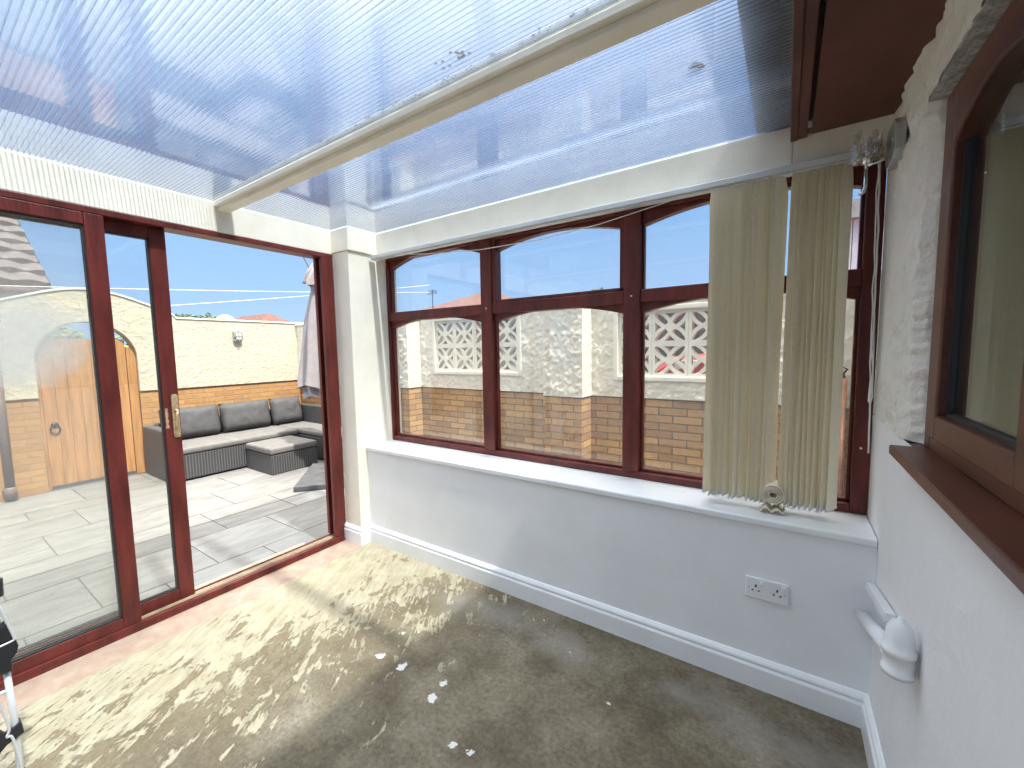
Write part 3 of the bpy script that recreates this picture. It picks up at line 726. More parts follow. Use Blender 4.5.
# rolled slats on the sill
def spiral(cx, cz, r0, r1, turns, y0, y1, th, n=90, a0=0):
    m = MB(); lo = []; hi = []
    for i in range(n + 1):
        t = i / n; a = a0 + t * turns * 2 * PI; r = r0 + (r1 - r0) * t + .0015 * noise.noise(Vector((a * .6, 2, 1)))
        lo.append((cx + r * math.cos(a), cz + r * math.sin(a))); hi.append((cx + (r + th) * math.cos(a), cz + (r + th) * math.sin(a)))
    m.band(lo, hi, 'y', y0, y1); return m
ro = empty('rolled_slat', (2.72, .10, .725), 'cream blind slat rolled up on the white window sill', 'blind slat')
spiral(2.720, .808, .010, .038, 4.2, .055, .143, .0035, 140, 1.0).build('coil', 'slat', ro)
m = MB(); lo = []; hi = []
for i in range(41):
    t = i / 40; x = 2.677 + .088 * t; z = .7285 + .018 * abs(math.sin(t * 2.2 * PI)) * (1 - .3 * t) + .012 * (t > .8) * (t - .8) * 5
    lo.append((x, z)); hi.append((x, z + .0035))
m.band(lo, hi, 'y', .058, .140); m.build('loose_end', 'slat', ro)
m = MB(); m.band([(p[0], p[1] + .006) for p in lo[4:34]], [(p[0], p[1] + .0095) for p in lo[4:34]], 'y', .050, .136); m.build('loose_end', 'slat', ro)

# ------------------------------------------------------------------ wall light
sc = empty('wall_light', (W - .03, .03, 2.10), 'chrome wall light with cut glass shade in the corner', 'wall light')
m = MB(); hx = [(-.085, 2.035), (-.06, 2.010), (.045, 2.010), (.07, 2.035), (.07, 2.112), (.045, 2.137), (-.06, 2.137), (-.085, 2.112)]
m.prism(hx, 'x', W - .030, W - .004); m.build('back_plate', 'steel', sc, bevel=.002)
m = MB(); m.lathe([(.006, 0), (.006, .004)], (W - .034, -.05, 2.08), 'x', 10); m.build('screw', 'chrome', sc)
m = MB(); m.tube([(W - .03, .03, 2.048), (2.957, .03, 2.035)], .0045, 10); m.tube([(2.957, .03, 2.055), (2.957, .03, 1.965), (2.953, .03, 1.948), (2.942, .03, 1.942)], .0055, 12); m.build('arm', 'chrome', sc, smooth=True)
m = MB(); m.lathe([(.006, 2.040), (.013, 2.043), (.014, 2.068), (.010, 2.072)], (2.957, .03, 0), n=16); m.build('lamp_holder', 'chrome', sc, smooth=True)
m = MB(); m.lathe([(.005, 2.072), (.0065, 2.078), (.006, 2.115), (.003, 2.128)], (2.957, .03, 0), n=10); m.build('bulb', 'candle', sc, smooth=True)
m = MB(); rc = random.Random(9)
for k in range(11):
    a = 2*PI*k/11; r = .036 + .004 * (k % 2); x, y = 2.957 + r * math.cos(a), .03 + r * math.sin(a)
    h = 2.125 + rc.uniform(0, .022); zz = 2.052 + rc.uniform(0, .01)
    rot = rz(a + .785)
    m.obox((x, y, (h + zz) / 2), (.011, .011, h - zz), rot @ Matrix.Rotation(rc.uniform(-.25, .25), 3, 'Y'))
    m.obox((x * .6 + 2.957 * .4, y * .6 + .012, 2.062 + rc.uniform(0, .03)), (.012, .012, .03), rz(rc.uniform(0, 3)) @ Matrix.Rotation(rc.uniform(-.6, .6), 3, 'X'))
m.lathe([(.012, 2.055), (.038, 2.052), (.040, 2.056), (.014, 2.059)], (2.957, .03, 0), n=22)
m.build('glass_shade', 'crystal', sc)

# ------------------------------------------------------------------ socket
sk = empty('power_socket', (2.712, -.002, .427), 'white double power socket on the low wall', 'socket')
m = MB(); m.box(2.637, 2.787, -.011, -.0005, .384, .472); m.build('face_plate', 'plastic', sk, bevel=.004)
for cx in (2.674, 2.748):
    m = MB(); m.box(cx + .006 - .007 + .015, cx + .006 + .007 + .015, -.0145, -.0108, .445, .464); m.build('switch', 'gloss', sk, bevel=.0015)
    m = MB(); m.box(cx - .003, cx + .003, -.0116, -.0109, .433, .444); m.box(cx - .015, cx - .007, -.0116, -.0109, .417, .422); m.box(cx + .007, cx + .015, -.0116, -.0109, .417, .422); m.build('pin_hole', 'dark', sk)
for cx in (2.712 - .062, 2.712 + .062):
    m = MB(); m.lathe([(.003, -.0004), (.003, .0006)], (cx, -.0113, .428), 'y', 10); m.build('screw', 'steel', sk)

# ------------------------------------------------------------------ capped waste pipe on the house wall
wp = empty('waste_pipe', (W - .05, -.3, .4), 'white capped waste pipe low on the house wall', 'pipe')
m = MB(); m.tube([(3.008, .0, .428), (3.000, -.54, .632)], .021, 18); m.build('pipe', 'plastic', wp, smooth=True)
m = MB(); m.prism([(-.003, .530), (-.003, .560), (-.33, .628), (-.33, .598)], 'x', W - .028, W - .002); m.build('channel', 'plastic', wp, bevel=.003)
m = MB(); m.lathe([(.022, .603), (.033, .603), (.033, .615), (.0295, .618), (.0295, .655), (.034, .658), (.034, .670), (.030, .674), (.029, .696), (.025, .720), (.017, .736), (.006, .744), (.005, .749), (.001, .750)], (3.003, -.575, 0), n=26)
m.build('capped_tee', 'plastic', wp, smooth=True)
m = MB(); m.tube([(3.0005, -.515, .6225), (3.000, -.548, .635)], .026, 20); m.build('collar', 'plastic', wp, bevel=.004)

# ------------------------------------------------------------------ folded step ladder at the left edge
ld = empty('step_ladder', (.36, -1.75, 0), 'folded white tubular step ladder with black joints at left edge', 'step ladder')
def bez(pts, n=6):
    out = []
    for i in range(len(pts) - 1):
        p0 = Vector(pts[max(i-1, 0)]); p1 = Vector(pts[i]); p2 = Vector(pts[i+1]); p3 = Vector(pts[min(i+2, len(pts)-1)])
        for k in range(n):
            t = k / n; out.append(.5 * ((2*p1) + (p2 - p0)*t + (2*p0 - 5*p1 + 4*p2 - p3)*t*t + (3*p1 - p0 - 3*p2 + p3)*t**3))
    out.append(Vector(pts[-1])); return out
def LP(y, z, x=.4):     # ladder lies in an upright plane just inside the room
    k = .9; return (2.746 + k * (x - 2.746), -1.897 + k * (y + 1.897), 1.42 + k * (z - 1.42))
m = MB(); m.tube([LP(-1.756, .30), LP(-1.751, .067), LP(-1.752, -.11), LP(-1.753, -.14)], .0085, 12); m.build('leg', 'alu', ld, smooth=True)
m = MB(); m.tube([LP(-1.90, .62), LP(-1.86, .30), LP(-1.83, -.14)], .0085, 12); m.build('leg', 'alu', ld, smooth=True)
m = MB(); m.tube([LP(-1.775, .60), LP(-1.765, .42)], .012, 12); m.build('upper_tube', 'alu', ld, smooth=True)
m = MB(); m.tube([LP(-1.755, .625), LP(-1.757, .56)], .016, 12); m.build('end_cap', 'black', ld, bevel=.002)
m = MB(); m.prism([LP(-1.742, .465)[1:], LP(-1.722, .36)[1:], LP(-1.728, .335)[1:], LP(-1.742, .318)[1:], LP(-1.743, .275)[1:], LP(-1.775, .275)[1:], LP(-1.80, .40)[1:], LP(-1.78, .43)[1:]], 'x', .62, .655); m.build('joint', 'black', ld, bevel=.004)
m = MB(); m.tube(bez([LP(-1.775, .58, .42), LP(-1.752, .515, .42), LP(-1.741, .454, .42), LP(-1.731, .400, .42), LP(-1.733, .388, .42), LP(-1.762, .383, .42), LP(-1.80, .38, .42)]), .0042, 8); m.build('wire_loop', 'alu', ld, smooth=True)
m = MB(); m.tube(bez([LP(-1.785, .21, .42), LP(-1.777, .15, .42), LP(-1.767, .068, .42), LP(-1.774, .038, .42), LP(-1.763, .028, .42), LP(-1.754, -.05, .42), LP(-1.748, -.13, .42)]), .0036, 8); m.build('wire_loop', 'alu', ld, smooth=True)
m = MB(); m.prism([LP(-1.737, .070)[1:], LP(-1.733, .020)[1:], LP(-1.775, .005)[1:], LP(-1.80, -.02)[1:], LP(-1.80, .09)[1:], LP(-1.775, .04)[1:], LP(-1.76, .055)[1:]], 'x', .62, .65); m.build('joint', 'black', ld, bevel=.003)
m = MB(); m.tube([LP(-1.753, -.128), (LP(-1.753, 0)[0], LP(-1.753, 0)[1], .001)], .012, 10); m.build('foot', 'black', ld)
m = MB(); m.tube([LP(-1.831, -.12), (LP(-1.83, 0)[0], LP(-1.83, 0)[1], .001)], .012, 10); m.build('foot', 'black', ld)
m = MB(); m.tube([LP(-1.756, .20), LP(-1.84, .20)], .006, 8); m.build('rung', 'alu', ld)
m = MB(); m.tube([LP(-1.756, .42), LP(-1.88, .46)], .006, 8); m.build('rung', 'alu', ld)

# ------------------------------------------------------------------ patio
pa = empty('ground_patio', (0, 0, ZP), 'large grey porcelain paving slabs outside the patio door', 'patio', kind='structure')
m = MB(); m.box(-4.2, 4.2, -6.5, 2.0, ZP - .2, ZP - .004); m.build('grout_bed', 'grout', pa)
m = MB(); g = .004
rows = [(-.30, -.565, -.43, .6), (-.565, -1.17, -.125, .6), (-1.17, -1.465, -.43, .6), (-1.465, -1.742, .172, .6), (-1.742, -2.335, -.13, 1.2), (-2.335, -2.932, .16, 1.2), (-2.932, -3.24, -.72, .6), (-3.24, -3.95, -.3, .6)]
for xa, xb, y0, st in rows:
    y = y0 - st * int((y0 + 6.4) / st)
    while y < 1.8:
        m.box(xb + g, xa - g, max(y, -6.4) + g, min(y + st, 1.79) - g, ZP - .02, ZP); y += st
x = .0
for i in range(7):
    for yy in (.32, .92, 1.52): m.box(x + g - .28, x + .6 - g - .28, yy + g, min(yy + .6, 1.79) - g, ZP - .02, ZP)
    x += .6
m.build('paving_slabs', 'tile', pa)
gnd = MB(); gnd.box(-40, 30, -30, 40, -.6, -.28)
struct(gnd.build('ground', 'grout'), 'plain ground around the neighbouring houses', 'ground')

# end wall with arched gateway
we = empty('wall_patio', (XG, 0, 0), 'cream rendered patio end wall with arch over the gate and brick base', 'wall', kind='structure')
GY0, GY1 = -1.055, -.215
m = MB(); m.box(XG - .2, XG - .018, -6.5, GY0, -.2, .985); m.box(XG - .2, XG - .018, GY1, 2.2, -.2, .985); m.build('brick_base', 'brickpatio', we)
def ztop(y):
    c, r = -.60, .80
    if abs(y - c) >= r: return 1.895
    q = abs(y - c) / r
    return 1.895 + .285 * (.55 * math.sqrt(max(0, 1 - q*q)) + .45 * (.5 + .5 * math.cos(PI * q)))
def zlow(y):
    c = (GY0 + GY1) / 2; r = (GY1 - GY0) / 2
    if abs(y - c) >= r - 1e-6: return .980
    return 1.40 + math.sqrt(r*r - (y - c)**2)
ys = [-6.5, -1.42] + [-1.42 + .02 * i for i in range(1, 18)] + [GY0 - .0005] + [GY0 + .0005 + (GY1 - GY0 - .001) * (.5 - .5 * math.cos(PI * i / 26)) for i in range(27)] + [GY1 + .0005] + [GY1 + .02 * i for i in range(1, 24)] + [.5, 2.2]
m = MB(); m.band([(y, zlow(y)) for y in ys], [(y, ztop(y)) for y in ys], 'x', XG - .2, XG); m.build('rendered_face', 'patiorender', we)
m = MB(); m.band([(y, ztop(y) - .002) for y in ys], [(y, ztop(y) + .022) for y in ys], 'x', XG - .212, XG + .012); m.build('coping', 'coping', we, bevel=.004)

gt = empty('garden_gate', (XG - .1, -.64, ZP), 'orange brown boarded wooden gate under the white arch', 'gate')
m = MB(); nb = 7; y0, y1 = GY0 + .03, GY1 - .095
for i in range(nb):
    a = y0 + (y1 - y0) * i / nb; b = y0 + (y1 - y0) * (i + 1) / nb
    m.box(XG - .09, XG - .06, a + .0007, b - .0007, ZP + .04, 1.625 - .002 * i)
m.build('board_panel', 'gatewood', gt, bevel=.0015)
m = MB(); m.box(XG - .12, XG - .05, GY1 - .09, GY1 - .004, ZP, 1.53); m.box(XG - .12, XG - .05, GY0 + .004, GY0 + .028, ZP, 1.45); m.build('gate_post', 'gatewood', gt, bevel=.004)
m = MB()
m.tube([(XG - .048, -.955 + .038 * math.sin(2*PI*k/24), .615 + .042 * math.cos(2*PI*k/24)) for k in range(25)], .006, 8)
m.lathe([(.03, 0), (.03, .006), (.01, .014)], (XG - .06, -.955, .665), 'x', 14); m.build('ring_handle', 'black', gt, smooth=True)

dp = empty('downpipe', (XG + .10, -1.31, ZP), 'brown drainpipe on the brick pier left of the gate', 'drainpipe')
m = MB(); m.tube([(XG + .08, -1.33, 1.5), (XG + .08, -1.33, ZP + .12)], .036, 16); m.build('pipe', 'drain', dp, smooth=True)
m = MB(); m.lathe([(.046, ZP + .02), (.046, ZP + .14), (.036, ZP + .15)], (XG + .08, -1.33, 0), n=16); m.box(XG, XG + .03, -1.38, -1.28, ZP + .09, ZP + .12); m.build('socket_collar', 'drain', dp, smooth=True)
bl = empty('bulkhead_light', (XG, .915, 1.675), 'small grey bulkhead lamp on the cream end wall', 'outdoor light')
m = MB(); m.prism([(.860, 1.61), (.885, 1.595), (.95, 1.595), (.975, 1.61), (.975, 1.74), (.95, 1.755), (.885, 1.755), (.860, 1.74)], 'x', XG + .001, XG + .045); m.build('housing', 'lampgrey', bl, bevel=.006)
m = MB(); m.box(XG + .045, XG + .065, .882, .953, 1.625, 1.725); m.build('lens', 'lampglass', bl, bevel=.008)
m = MB(); m.box(XG + .05, XG + .069, .862, .973, 1.668, 1.682); m.box(XG + .05, XG + .069, .912, .923, 1.60, 1.75); m.build('guard', 'lampgrey', bl, bevel=.002)

# garden side wall: brick base, rough render, screen blocks, piers
ws = empty('wall_garden', (0, YG, 0), 'garden side wall of tan brick, rough cream render and screen blocks', 'wall', kind='structure')
ZB, ZT = .972, 1.862
OPEN = [(-.835, .365, 1.178, 1.772), (1.46, 2.66, 1.165, 1.735)]
PIER = [(-1.50, -1.10), (.79, 1.20), (3.15, 3.55)]
m = MB(); m.box(-4.1, 4.2, YG + .016, YG + .215, -.2, ZB)
for a, b in PIER: m.box(a + .012, b - .012, YG - .205, YG + .05, -.2, ZB)
m.build('brick_base', 'brick', ws)
def rough(x, z, k=1.0):
    n = noise.noise(Vector((x * 14, z * 11, 3.3))) * .5 + noise.noise(Vector((x * 34, z * 28, 7.1))) * .42 + noise.noise(Vector((x * 70, z * 60, 1.7))) * .2
    return .018 * max(-.35, n) * k
m = MB(); nx, nz = 460, 72; x0, x1 = -2.4, 3.3
vv = {}
def gv(i, j):
    if (i, j) not in vv:
        x = x0 + (x1 - x0) * i / nx; z = ZB - .004 + (ZT - ZB + .004) * j / nz
        vv[(i, j)] = m.bm.verts.new((x, YG - rough(x, z), z))
    return vv[(i, j)]
for i in range(nx):
    for j in range(nz):
        xc = x0 + (x1 - x0) * (i + .5) / nx; zc = ZB + (ZT - ZB) * (j + .5) / nz
        if any(a - .035 < xc < b + .035 and c - .035 < zc < d + .035 for a, b, c, d in OPEN): continue
        m.bm.faces.new((gv(i, j), gv(i+1, j), gv(i+1, j+1), gv(i, j+1)))
m.build('rough_render', 'tyrol', ws, smooth=True)
m = MB(); yb0, yb1 = YG + .012, YG + .2
xs_ = [-4.1, OPEN[0][0], OPEN[0][1], OPEN[1][0], OPEN[1][1], 4.2]
m.box(xs_[0], xs_[1], yb0, yb1, ZB, ZT); m.box(xs_[2], xs_[3], yb0, yb1, ZB, ZT); m.box(xs_[4], xs_[5], yb0, yb1, ZB, ZT)
for a, b, c, d in OPEN: m.box(a, b, yb0, yb1, ZB, c); m.box(a, b, yb0, yb1, d, ZT)
m.box(-4.1, x0, YG, yb0, ZB, ZT); m.box(x1, 4.2, YG, yb0, ZB, ZT)
m.build('wall_core', 'coping', ws)
m = MB()
for a, b, c, d in OPEN:   # smooth render border round each block panel
    for bx in ((a - .045, a, c - .045, d + .045), (b, b + .045, c - .045, d + .045), (a, b, c - .045, c), (a, b, d, d + .045)): m.box(bx[0], bx[1], YG - .012, YG + .06, bx[2], bx[3])
m.build('panel_border', 'coping', ws, bevel=.008)
m = MB()
for a, b in PIER:
    def face(u, v, a=a, b=b):
        x = a + u * (b - a); z = ZB - .004 + v * (ZT - ZB)
        e = min(1, min(u, 1 - u) * 12)
        return (x, YG - .215 - rough(x, z, 1.1) * e, z)
    m.grid(face, 40, 70)
    for s, xx in ((-1, a), (1, b)):
        m.grid(lambda u, v, xx=xx, s=s: (xx + s * .5 * rough(u * .2 + 5, v * .9) * min(1, u * 8), YG - .215 + u * .225, ZB - .004 + v * (ZT - ZB)), 12, 50)
m.build('pier_render', 'tyrol', ws, smooth=True)
m = MB(); m.box(-4.1, 4.2, YG - .016, YG + .215, ZT - .004, ZT + .028)
for a, b in PIER: m.box(a - .014, b + .014, YG - .232, YG + .1, ZT - .004, ZT + .030)
m.build('coping', 'coping', ws, bevel=.006)
def block_mesh():
    m = MB(); h = .149; w = .026; y0, y1 = YG + .010, YG + .10
    m.box(-h, -h + w, y0, y1, -h, h); m.box(h - w, h, y0, y1, -h, h); m.box(-h + w, h - w, y0, y1, -h, -h + w); m.box(-h + w, h - w, y0, y1, h - w, h)
    q = h - w * .6
    for sx in (1, -1):
        for sz in (1, -1):
            for side in (1, -1):   # two arcs bound the leaf shaped hole on each diagonal
                lo = []; hi = []
                for i in range(13):
                    t = i / 12; d = side * (.026 * math.sin(PI * t) ** .9 if 0 < t < 1 else 0); d2 = d + side * (.030 + .008 * (abs(2*t - 1) ** 2))
                    bx, bz = sx * q * t, sz * q * t; nx_, nz_ = -sx * .7071 * 1, sz * .7071 * 1
                    nx_, nz_ = (-sz * .7071 * 1, sx * .7071)
                    lo.append((bx + nx_ * d, bz + nz_ * d)); hi.append((max(-q, min(q, bx + nx_ * d2)), max(-q, min(q, bz + nz_ * d2))))
                m.band(lo, hi, 'y', y0 + .004 + .001 * side, y1 - .004)
    m.lathe([(.040, y0 + .002), (.040, y1 - .002)], (0, 0, 0), 'y', 16)
    return m
proto = None
for a, b, c, d in OPEN:
    for i in range(4):
        for j in range(2):
            if proto is None:
                proto = block_mesh().build('screen_block', 'coping', None); proto.parent = ws; o = proto
            else:
                o = proto.copy(); COL.objects.link(o)
            o.location = (a + .15 + .3 * i, -YG, c + (d - c) * (.25 + .5 * j)); o.scale = (1, 1, (d - c) / .594)

# ------------------------------------------------------------------ garden furniture
so = empty('corner_sofa', (-3.5, .75, ZP), 'grey rattan corner sofa against the brick end wall', 'sofa')
XB0, XB1 = XG + .05, -3.06
m = MB(); m.box(XB0 + .05, XB1, -.13, 1.26, ZP + .02, .255); m.box(XB0 + .05, -1.95, 1.26, 1.72, ZP + .02, .255); m.build('base', 'rattan', so, bevel=.012)
m = MB(); m.box(XB0, XB1 - .02, -.24, -.135, ZP, .545); m.build('arm', 'rattan', so, bevel=.015)
m = MB(); m.box(XB0, XB0 + .09, -.135, 1.68, ZP, .56); m.box(XB0, -1.95, 1.68, 1.77, ZP, .60); m.build('back', 'rattan', so, bevel=.015)
sp_ = []
m = MB(); m.box(XB0 + .095, XB1 + .015, -.125, 1.255, .257, .335)
tag(m.build('seat_cushion', 'seatpad', None, bevel=.03, seg=4), 'long light grey seat cushion along the corner sofa', 'cushion', 'sofa seat cushions')
m = MB(); m.box(XB0 + .095, -1.95, 1.262, 1.675, .257, .335)
tag(m.build('seat_cushion', 'seatpad', None, bevel=.03, seg=4), 'grey seat cushion on the short side of the corner sofa by the parasol', 'cushion', 'sofa seat cushions')
lab = ['grey back cushion on sofa partly hidden by the door handle stile', 'middle grey back cushion leaning on the rattan sofa', 'grey back cushion on sofa nearest the folded parasol']
for i, (y0, y1) in enumerate(((-.115, .528), (.535, 1.185), (1.195, 1.66))):
    m = MB(); rot = rz(-PI / 2 + (.0, .03, .06)[i]) @ Matrix.Rotation(math.radians(16), 3, 'X')
    rot = Matrix.Rotation(math.radians(-14), 3, 'Y') @ rz(PI / 2)
    m.pillow(((-3.70, -3.70, -3.69)[i], (y0 + y1) / 2, .542), (y1 - y0, .17, .40), rot, seed=i * 5)
    tag(m.build('back_cushion', 'cushion', None, smooth=True), lab[i], 'cushion', 'sofa back cushions')
ot = empty('footstool', (-2.76, .84, ZP), 'grey rattan footstool with padded top in front of the sofa', 'footstool')
m = MB(); m.box(-3.04, -2.395, .545, 1.13, ZP, .185); m.build('base', 'rattan', ot, bevel=.01)
m = MB(); m.box(-3.045, -2.388, .54, 1.135, .19, .27); m.build('pad', 'seatpad', ot, bevel=.025, seg=4)

pr = empty('parasol', (-1.50, .95, ZP), 'pale grey cantilever parasol folded shut by the sofa', 'parasol')
ang = math.radians(138); ux = Vector((math.cos(ang), math.sin(ang), 0)); uy = Vector((-math.sin(ang), math.cos(ang), 0))
c0 = Vector((-1.575, .355, 0)); e1 = Vector((-.74, .66, 0)).normalized(); e2 = Vector((.66, .74, 0)).normalized()
for i in range(2):
    for j in range(2):
        c = c0 + e1 * (.235 + .49 * i) + e2 * (.235 + .49 * j)
        m = MB(); m.obox((c.x, c.y, ZP + .03), (.47, .47, .058), rz(math.atan2(e1.y, e1.x))); m.build('base_slab', 'slabdark', pr, bevel=.008)
mc = c0 + e1 * .48 + e2 * .48
m = MB(); m.tube([(mc.x, mc.y, ZP + .05), (mc.x, mc.y, 2.70)], .034, 14); m.lathe([(.11, ZP + .058), (.11, ZP + .07), (.045, ZP + .09), (.045, .25)], (mc.x, mc.y, 0), n=16); m.build('mast', 'polemetal', pr, smooth=True)
T = Vector((-1.83, 1.05, 2.66))
m = MB(); m.tube([(mc.x, mc.y, 2.60), (mc.x - .1, mc.y + .02, 2.78), (T.x, T.y, 2.80), (T.x, T.y, 2.62)], .022, 10); m.lathe([(.015, 2.62), (.05, 2.64), (.05, 2.67), (.02, 2.69), (.04, 2.72), (.04, 2.74), (.012, 2.77)], (T.x, T.y, 0), n=14); m.build('arm', 'polemetal', pr, smooth=True)
Bt = Vector((-2.03, 1.05, .92))
def canopy(top, bot, prof, folds, sd, amp):
    def f(u, v):
        c = top.lerp(bot, v); k = v * (len(prof) - 1); i = min(int(k), len(prof) - 2); r = prof[i] + (prof[i+1] - prof[i]) * (k - i)
        a = 2 * PI * u; fold = 1 + amp * math.sin(folds * a + 1.4 * math.sin(v * 3 + sd)) * min(1, .3 + v) + .10 * noise.noise(Vector((math.cos(a) * 2, math.sin(a) * 2, v * 3 + sd)))
        z = .03 * math.sin(folds * a * .5 + sd) * (v > .97)
        return (c.x + r * fold * math.cos(a), c.y + r * fold * math.sin(a), c.z + z)
    m = MB(); m.grid(f, 96, 30); bmesh.ops.remove_doubles(m.bm, verts=m.bm.verts, dist=1e-5); return m
cn = canopy(T + Vector((0, 0, -.05)), Bt + Vector((0, 0, .10)), [.05, .12, .16, .19, .21, .235, .26], 8, 1.0, .16).build('canopy', 'canopy', pr, smooth=True)
canopy(T + Vector((0, 0, -.02)), T.lerp(Bt, .25), [.03, .12, .185, .225], 8, 4.0, .14).build('vent_flap', 'canopy', cn, smooth=True)
canopy(T.lerp(Bt, .86), Bt - Vector((0, 0, .03)), [.15, .19, .20], 8, 7.0, .2).build('valance', 'canopy', cn, smooth=True)
m = MB(); m.tube([(-2.27, 1.02, 2.60), (-1.97, 1.04, 2.175)], .008, 6); m.build('rib_tip', 'polemetal', pr)

# ------------------------------------------------------------------ beyond the walls
def hip_house(name, x0, x1, y0, y1, zw, zr, mwall, mroof, label, z0=-.28, tiles=False, over=.35):
    h = empty(name, ((x0 + x1) / 2, (y0 + y1) / 2, z0), label, 'house')
    m = MB(); m.box(x0, x1, y0, y1, z0, zw); m.build('wall', mwall, h)
    X0, X1, Y0, Y1 = x0 - over, x1 + over, y0 - over, y1 + over
    w = min(X1 - X0, Y1 - Y0) / 2
    if X1 - X0 > Y1 - Y0: r0, r1 = (X0 + w, (Y0 + Y1) / 2), (X1 - w, (Y0 + Y1) / 2)
    else: r0, r1 = ((X0 + X1) / 2, Y0 + w), ((X0 + X1) / 2, Y1 - w + .001)
    m = MB()
    n = 9 if tiles else 1
    base = [(X0, Y0), (X1, Y0), (X1, Y1), (X0, Y1)]
    rid = [r0, r1, r1, r0] if X1 - X0 > Y1 - Y0 else [r0, r0, r1, r1]
    for k in range(n):   # overlapping courses
        t0, t1 = k / n, (k + 1) / n; lift = .05 if tiles else 0
        lo = [(b[0] + (r[0] - b[0]) * t0, b[1] + (r[1] - b[1]) * t0, zw - .12 + (zr - zw + .12) * t0 + lift) for b, r in zip(base, rid)]
        hi = [(b[0] + (r[0] - b[0]) * t1, b[1] + (r[1] - b[1]) * t1, zw - .12 + (zr - zw + .12) * t1) for b, r in zip(base, rid)]
        for i in range(4):
            j = (i + 1) % 4; A, B_, C_, D = (Vector(q) for q in (lo[i], lo[j], hi[j], hi[i]))
            if tiles:
                nt_ = max(6, int((B_ - A).length / .16))
                def f(u, v, A=A, B_=B_, C_=C_, D=D, nt_=nt_):
                    p = A.lerp(B_, u).lerp(D.lerp(C_, u), v); return p + Vector((0, 0, .028 * abs(math.sin(PI * u * nt_ / 2)) * (1 - v)))
                m.grid(f, nt_ * 3, 1)
                m.bm.faces.new([m.bm.verts.new(q) for q in (A, B_, B_ - Vector((0, 0, .05)), A - Vector((0, 0, .05)))])
            else:
                m.bm.faces.new([m.bm.verts.new(q) for q in (A, B_, C_, D)])
    m.build('roof', mroof, h)
    if tiles:
        m = MB()
        for b, r in zip(base, rid):
            A = Vector((b[0], b[1], zw - .05)); B_ = Vector((r[0], r[1], zr + .03)); q = 12
            for i in range(q): m.tube([A.lerp(B_, i / q), A.lerp(B_, (i + 1.1) / q)], [.10, .085], 8)
        m.build('ridge_tile', mroof, h, smooth=True)
    m = MB(); m.box(X0, X1, Y0, Y1, zw - .17, zw - .12); m.build('eaves', 'greyroof', h)
    return h
nh = empty('neighbour_house', (-9, -3.5, -.28), 'white neighbouring bungalow with brown scalloped tile roof beyond the arch', 'house')
m = MB(); m.prism([(-11.8, -.28), (-6.35, -.28), (-6.35, 2.45), (-9.1, 4.2), (-11.8, 2.45)], 'y', -7, -.82); m.build('wall', 'patiorender', nh)
m = MB(); e0 = Vector((-5.98, 0, 2.40)); e1_ = Vector((-9.1, 0, 4.42)); nc = 11; yv0, yv1 = -7.2, -.57
for k in range(nc):
    a, b = e0.lerp(e1_, k / nc), e0.lerp(e1_, (k + 1.12) / nc); nn = int((yv1 - yv0) / .05)
    def f(u, v, a=a, b=b, k=k):
        y = yv0 + u * (yv1 - yv0); w = abs(math.sin(PI * (y + .15 * (k % 2)) / .30)); p = a.lerp(b, v)
        return (p.x + .05 * (1 - w) * -(1 - v), y, p.z + .065 * (1 - v) + .028 * w)
    m.grid(f, nn, 3)
    def g_(u, v, a=a, k=k):
        y = yv0 + u * (yv1 - yv0); w = abs(math.sin(PI * (y + .15 * (k % 2)) / .30))
        return (a.x - .05 * (1 - w), y, a.z + (.065 + .028 * w) * (1 - v) - .02 * v)
    m.grid(g_, nn, 1)
    m.bm.faces.new([m.bm.verts.new(q) for q in ((a.x, yv1, a.z + .07), (b.x, yv1, b.z + .03), (b.x, yv1, b.z - .05), (a.x, yv1, a.z - .04))])
m.bm.faces.new([m.bm.verts.new(q) for q in ((-9.1, yv0, 4.42), (-9.1, yv1, 4.42), (-12.2, yv1, 2.4), (-12.2, yv0, 2.4))])
m.build('roof', 'rooftile', nh)
m = MB(); m.tube([(-6.0, -7.1, 2.33), (-6.0, -.62, 2.33)], .05, 10); m.build('gutter', 'drain', nh, smooth=True)
hip_house('distant_house', -24, -18.5, 7.9, 10.3, 2.7, 3.50, 'patiorender', 'roofred', 'distant house with low red roof seen over the patio end wall')
hip_house('distant_house', -24, -17.5, 12.6, 19, 2.9, 4.9, 'patiorender', 'roofred', 'distant red roofed house showing just left of the parasol')
dh = hip_house('distant_house', -13, -6.4, 11.5, 18, 3.0, 4.35, 'patiorender', 'roofred', 'distant red hip roof seen through the left pane of the long window')
ob = empty('outbuilding', (5, 7, -.28), 'white boarded outbuilding beyond the garden wall behind the blind', 'outbuilding')
m = MB()
for i in range(28): m.box(2.9 + i * .15, 3.04 + i * .15, 6.0, 8.0, -.28, 3.22)
m.build('boarded_wall', 'clad', ob); m = MB(); m.prism([(2.75, 3.22), (7.3, 3.22), (7.3, 3.47), (2.75, 3.47)], 'y', 5.85, 8.2); m.build('roof', 'greyroof', ob)
fe = MB()
for i in range(60): fe.box(-6 + i * .14, -5.865 + i * .14, 4.4, 4.43, -.28, 2.06 + .01 * (i % 2))
fe.box(-6, 2.4, 4.43, 4.48, 1.6, 1.7); fe.box(-6, 2.4, 4.43, 4.48, .3, .4)
struct(fe.build('fence', 'fence'), 'dark boarded fence seen through the holes of the screen blocks', 'fence')
pt = empty('garden_stake', (3.10, 1.745, ZP), 'reddish brown stake leaning on the garden wall beside the blind', 'stake')
m = MB(); m.tube([(3.10, 1.74, ZP), (3.093, 1.772, 1.18)], [.022, .014], 8); m.build('shaft', 'terracotta', pt, smooth=True)
m = MB()
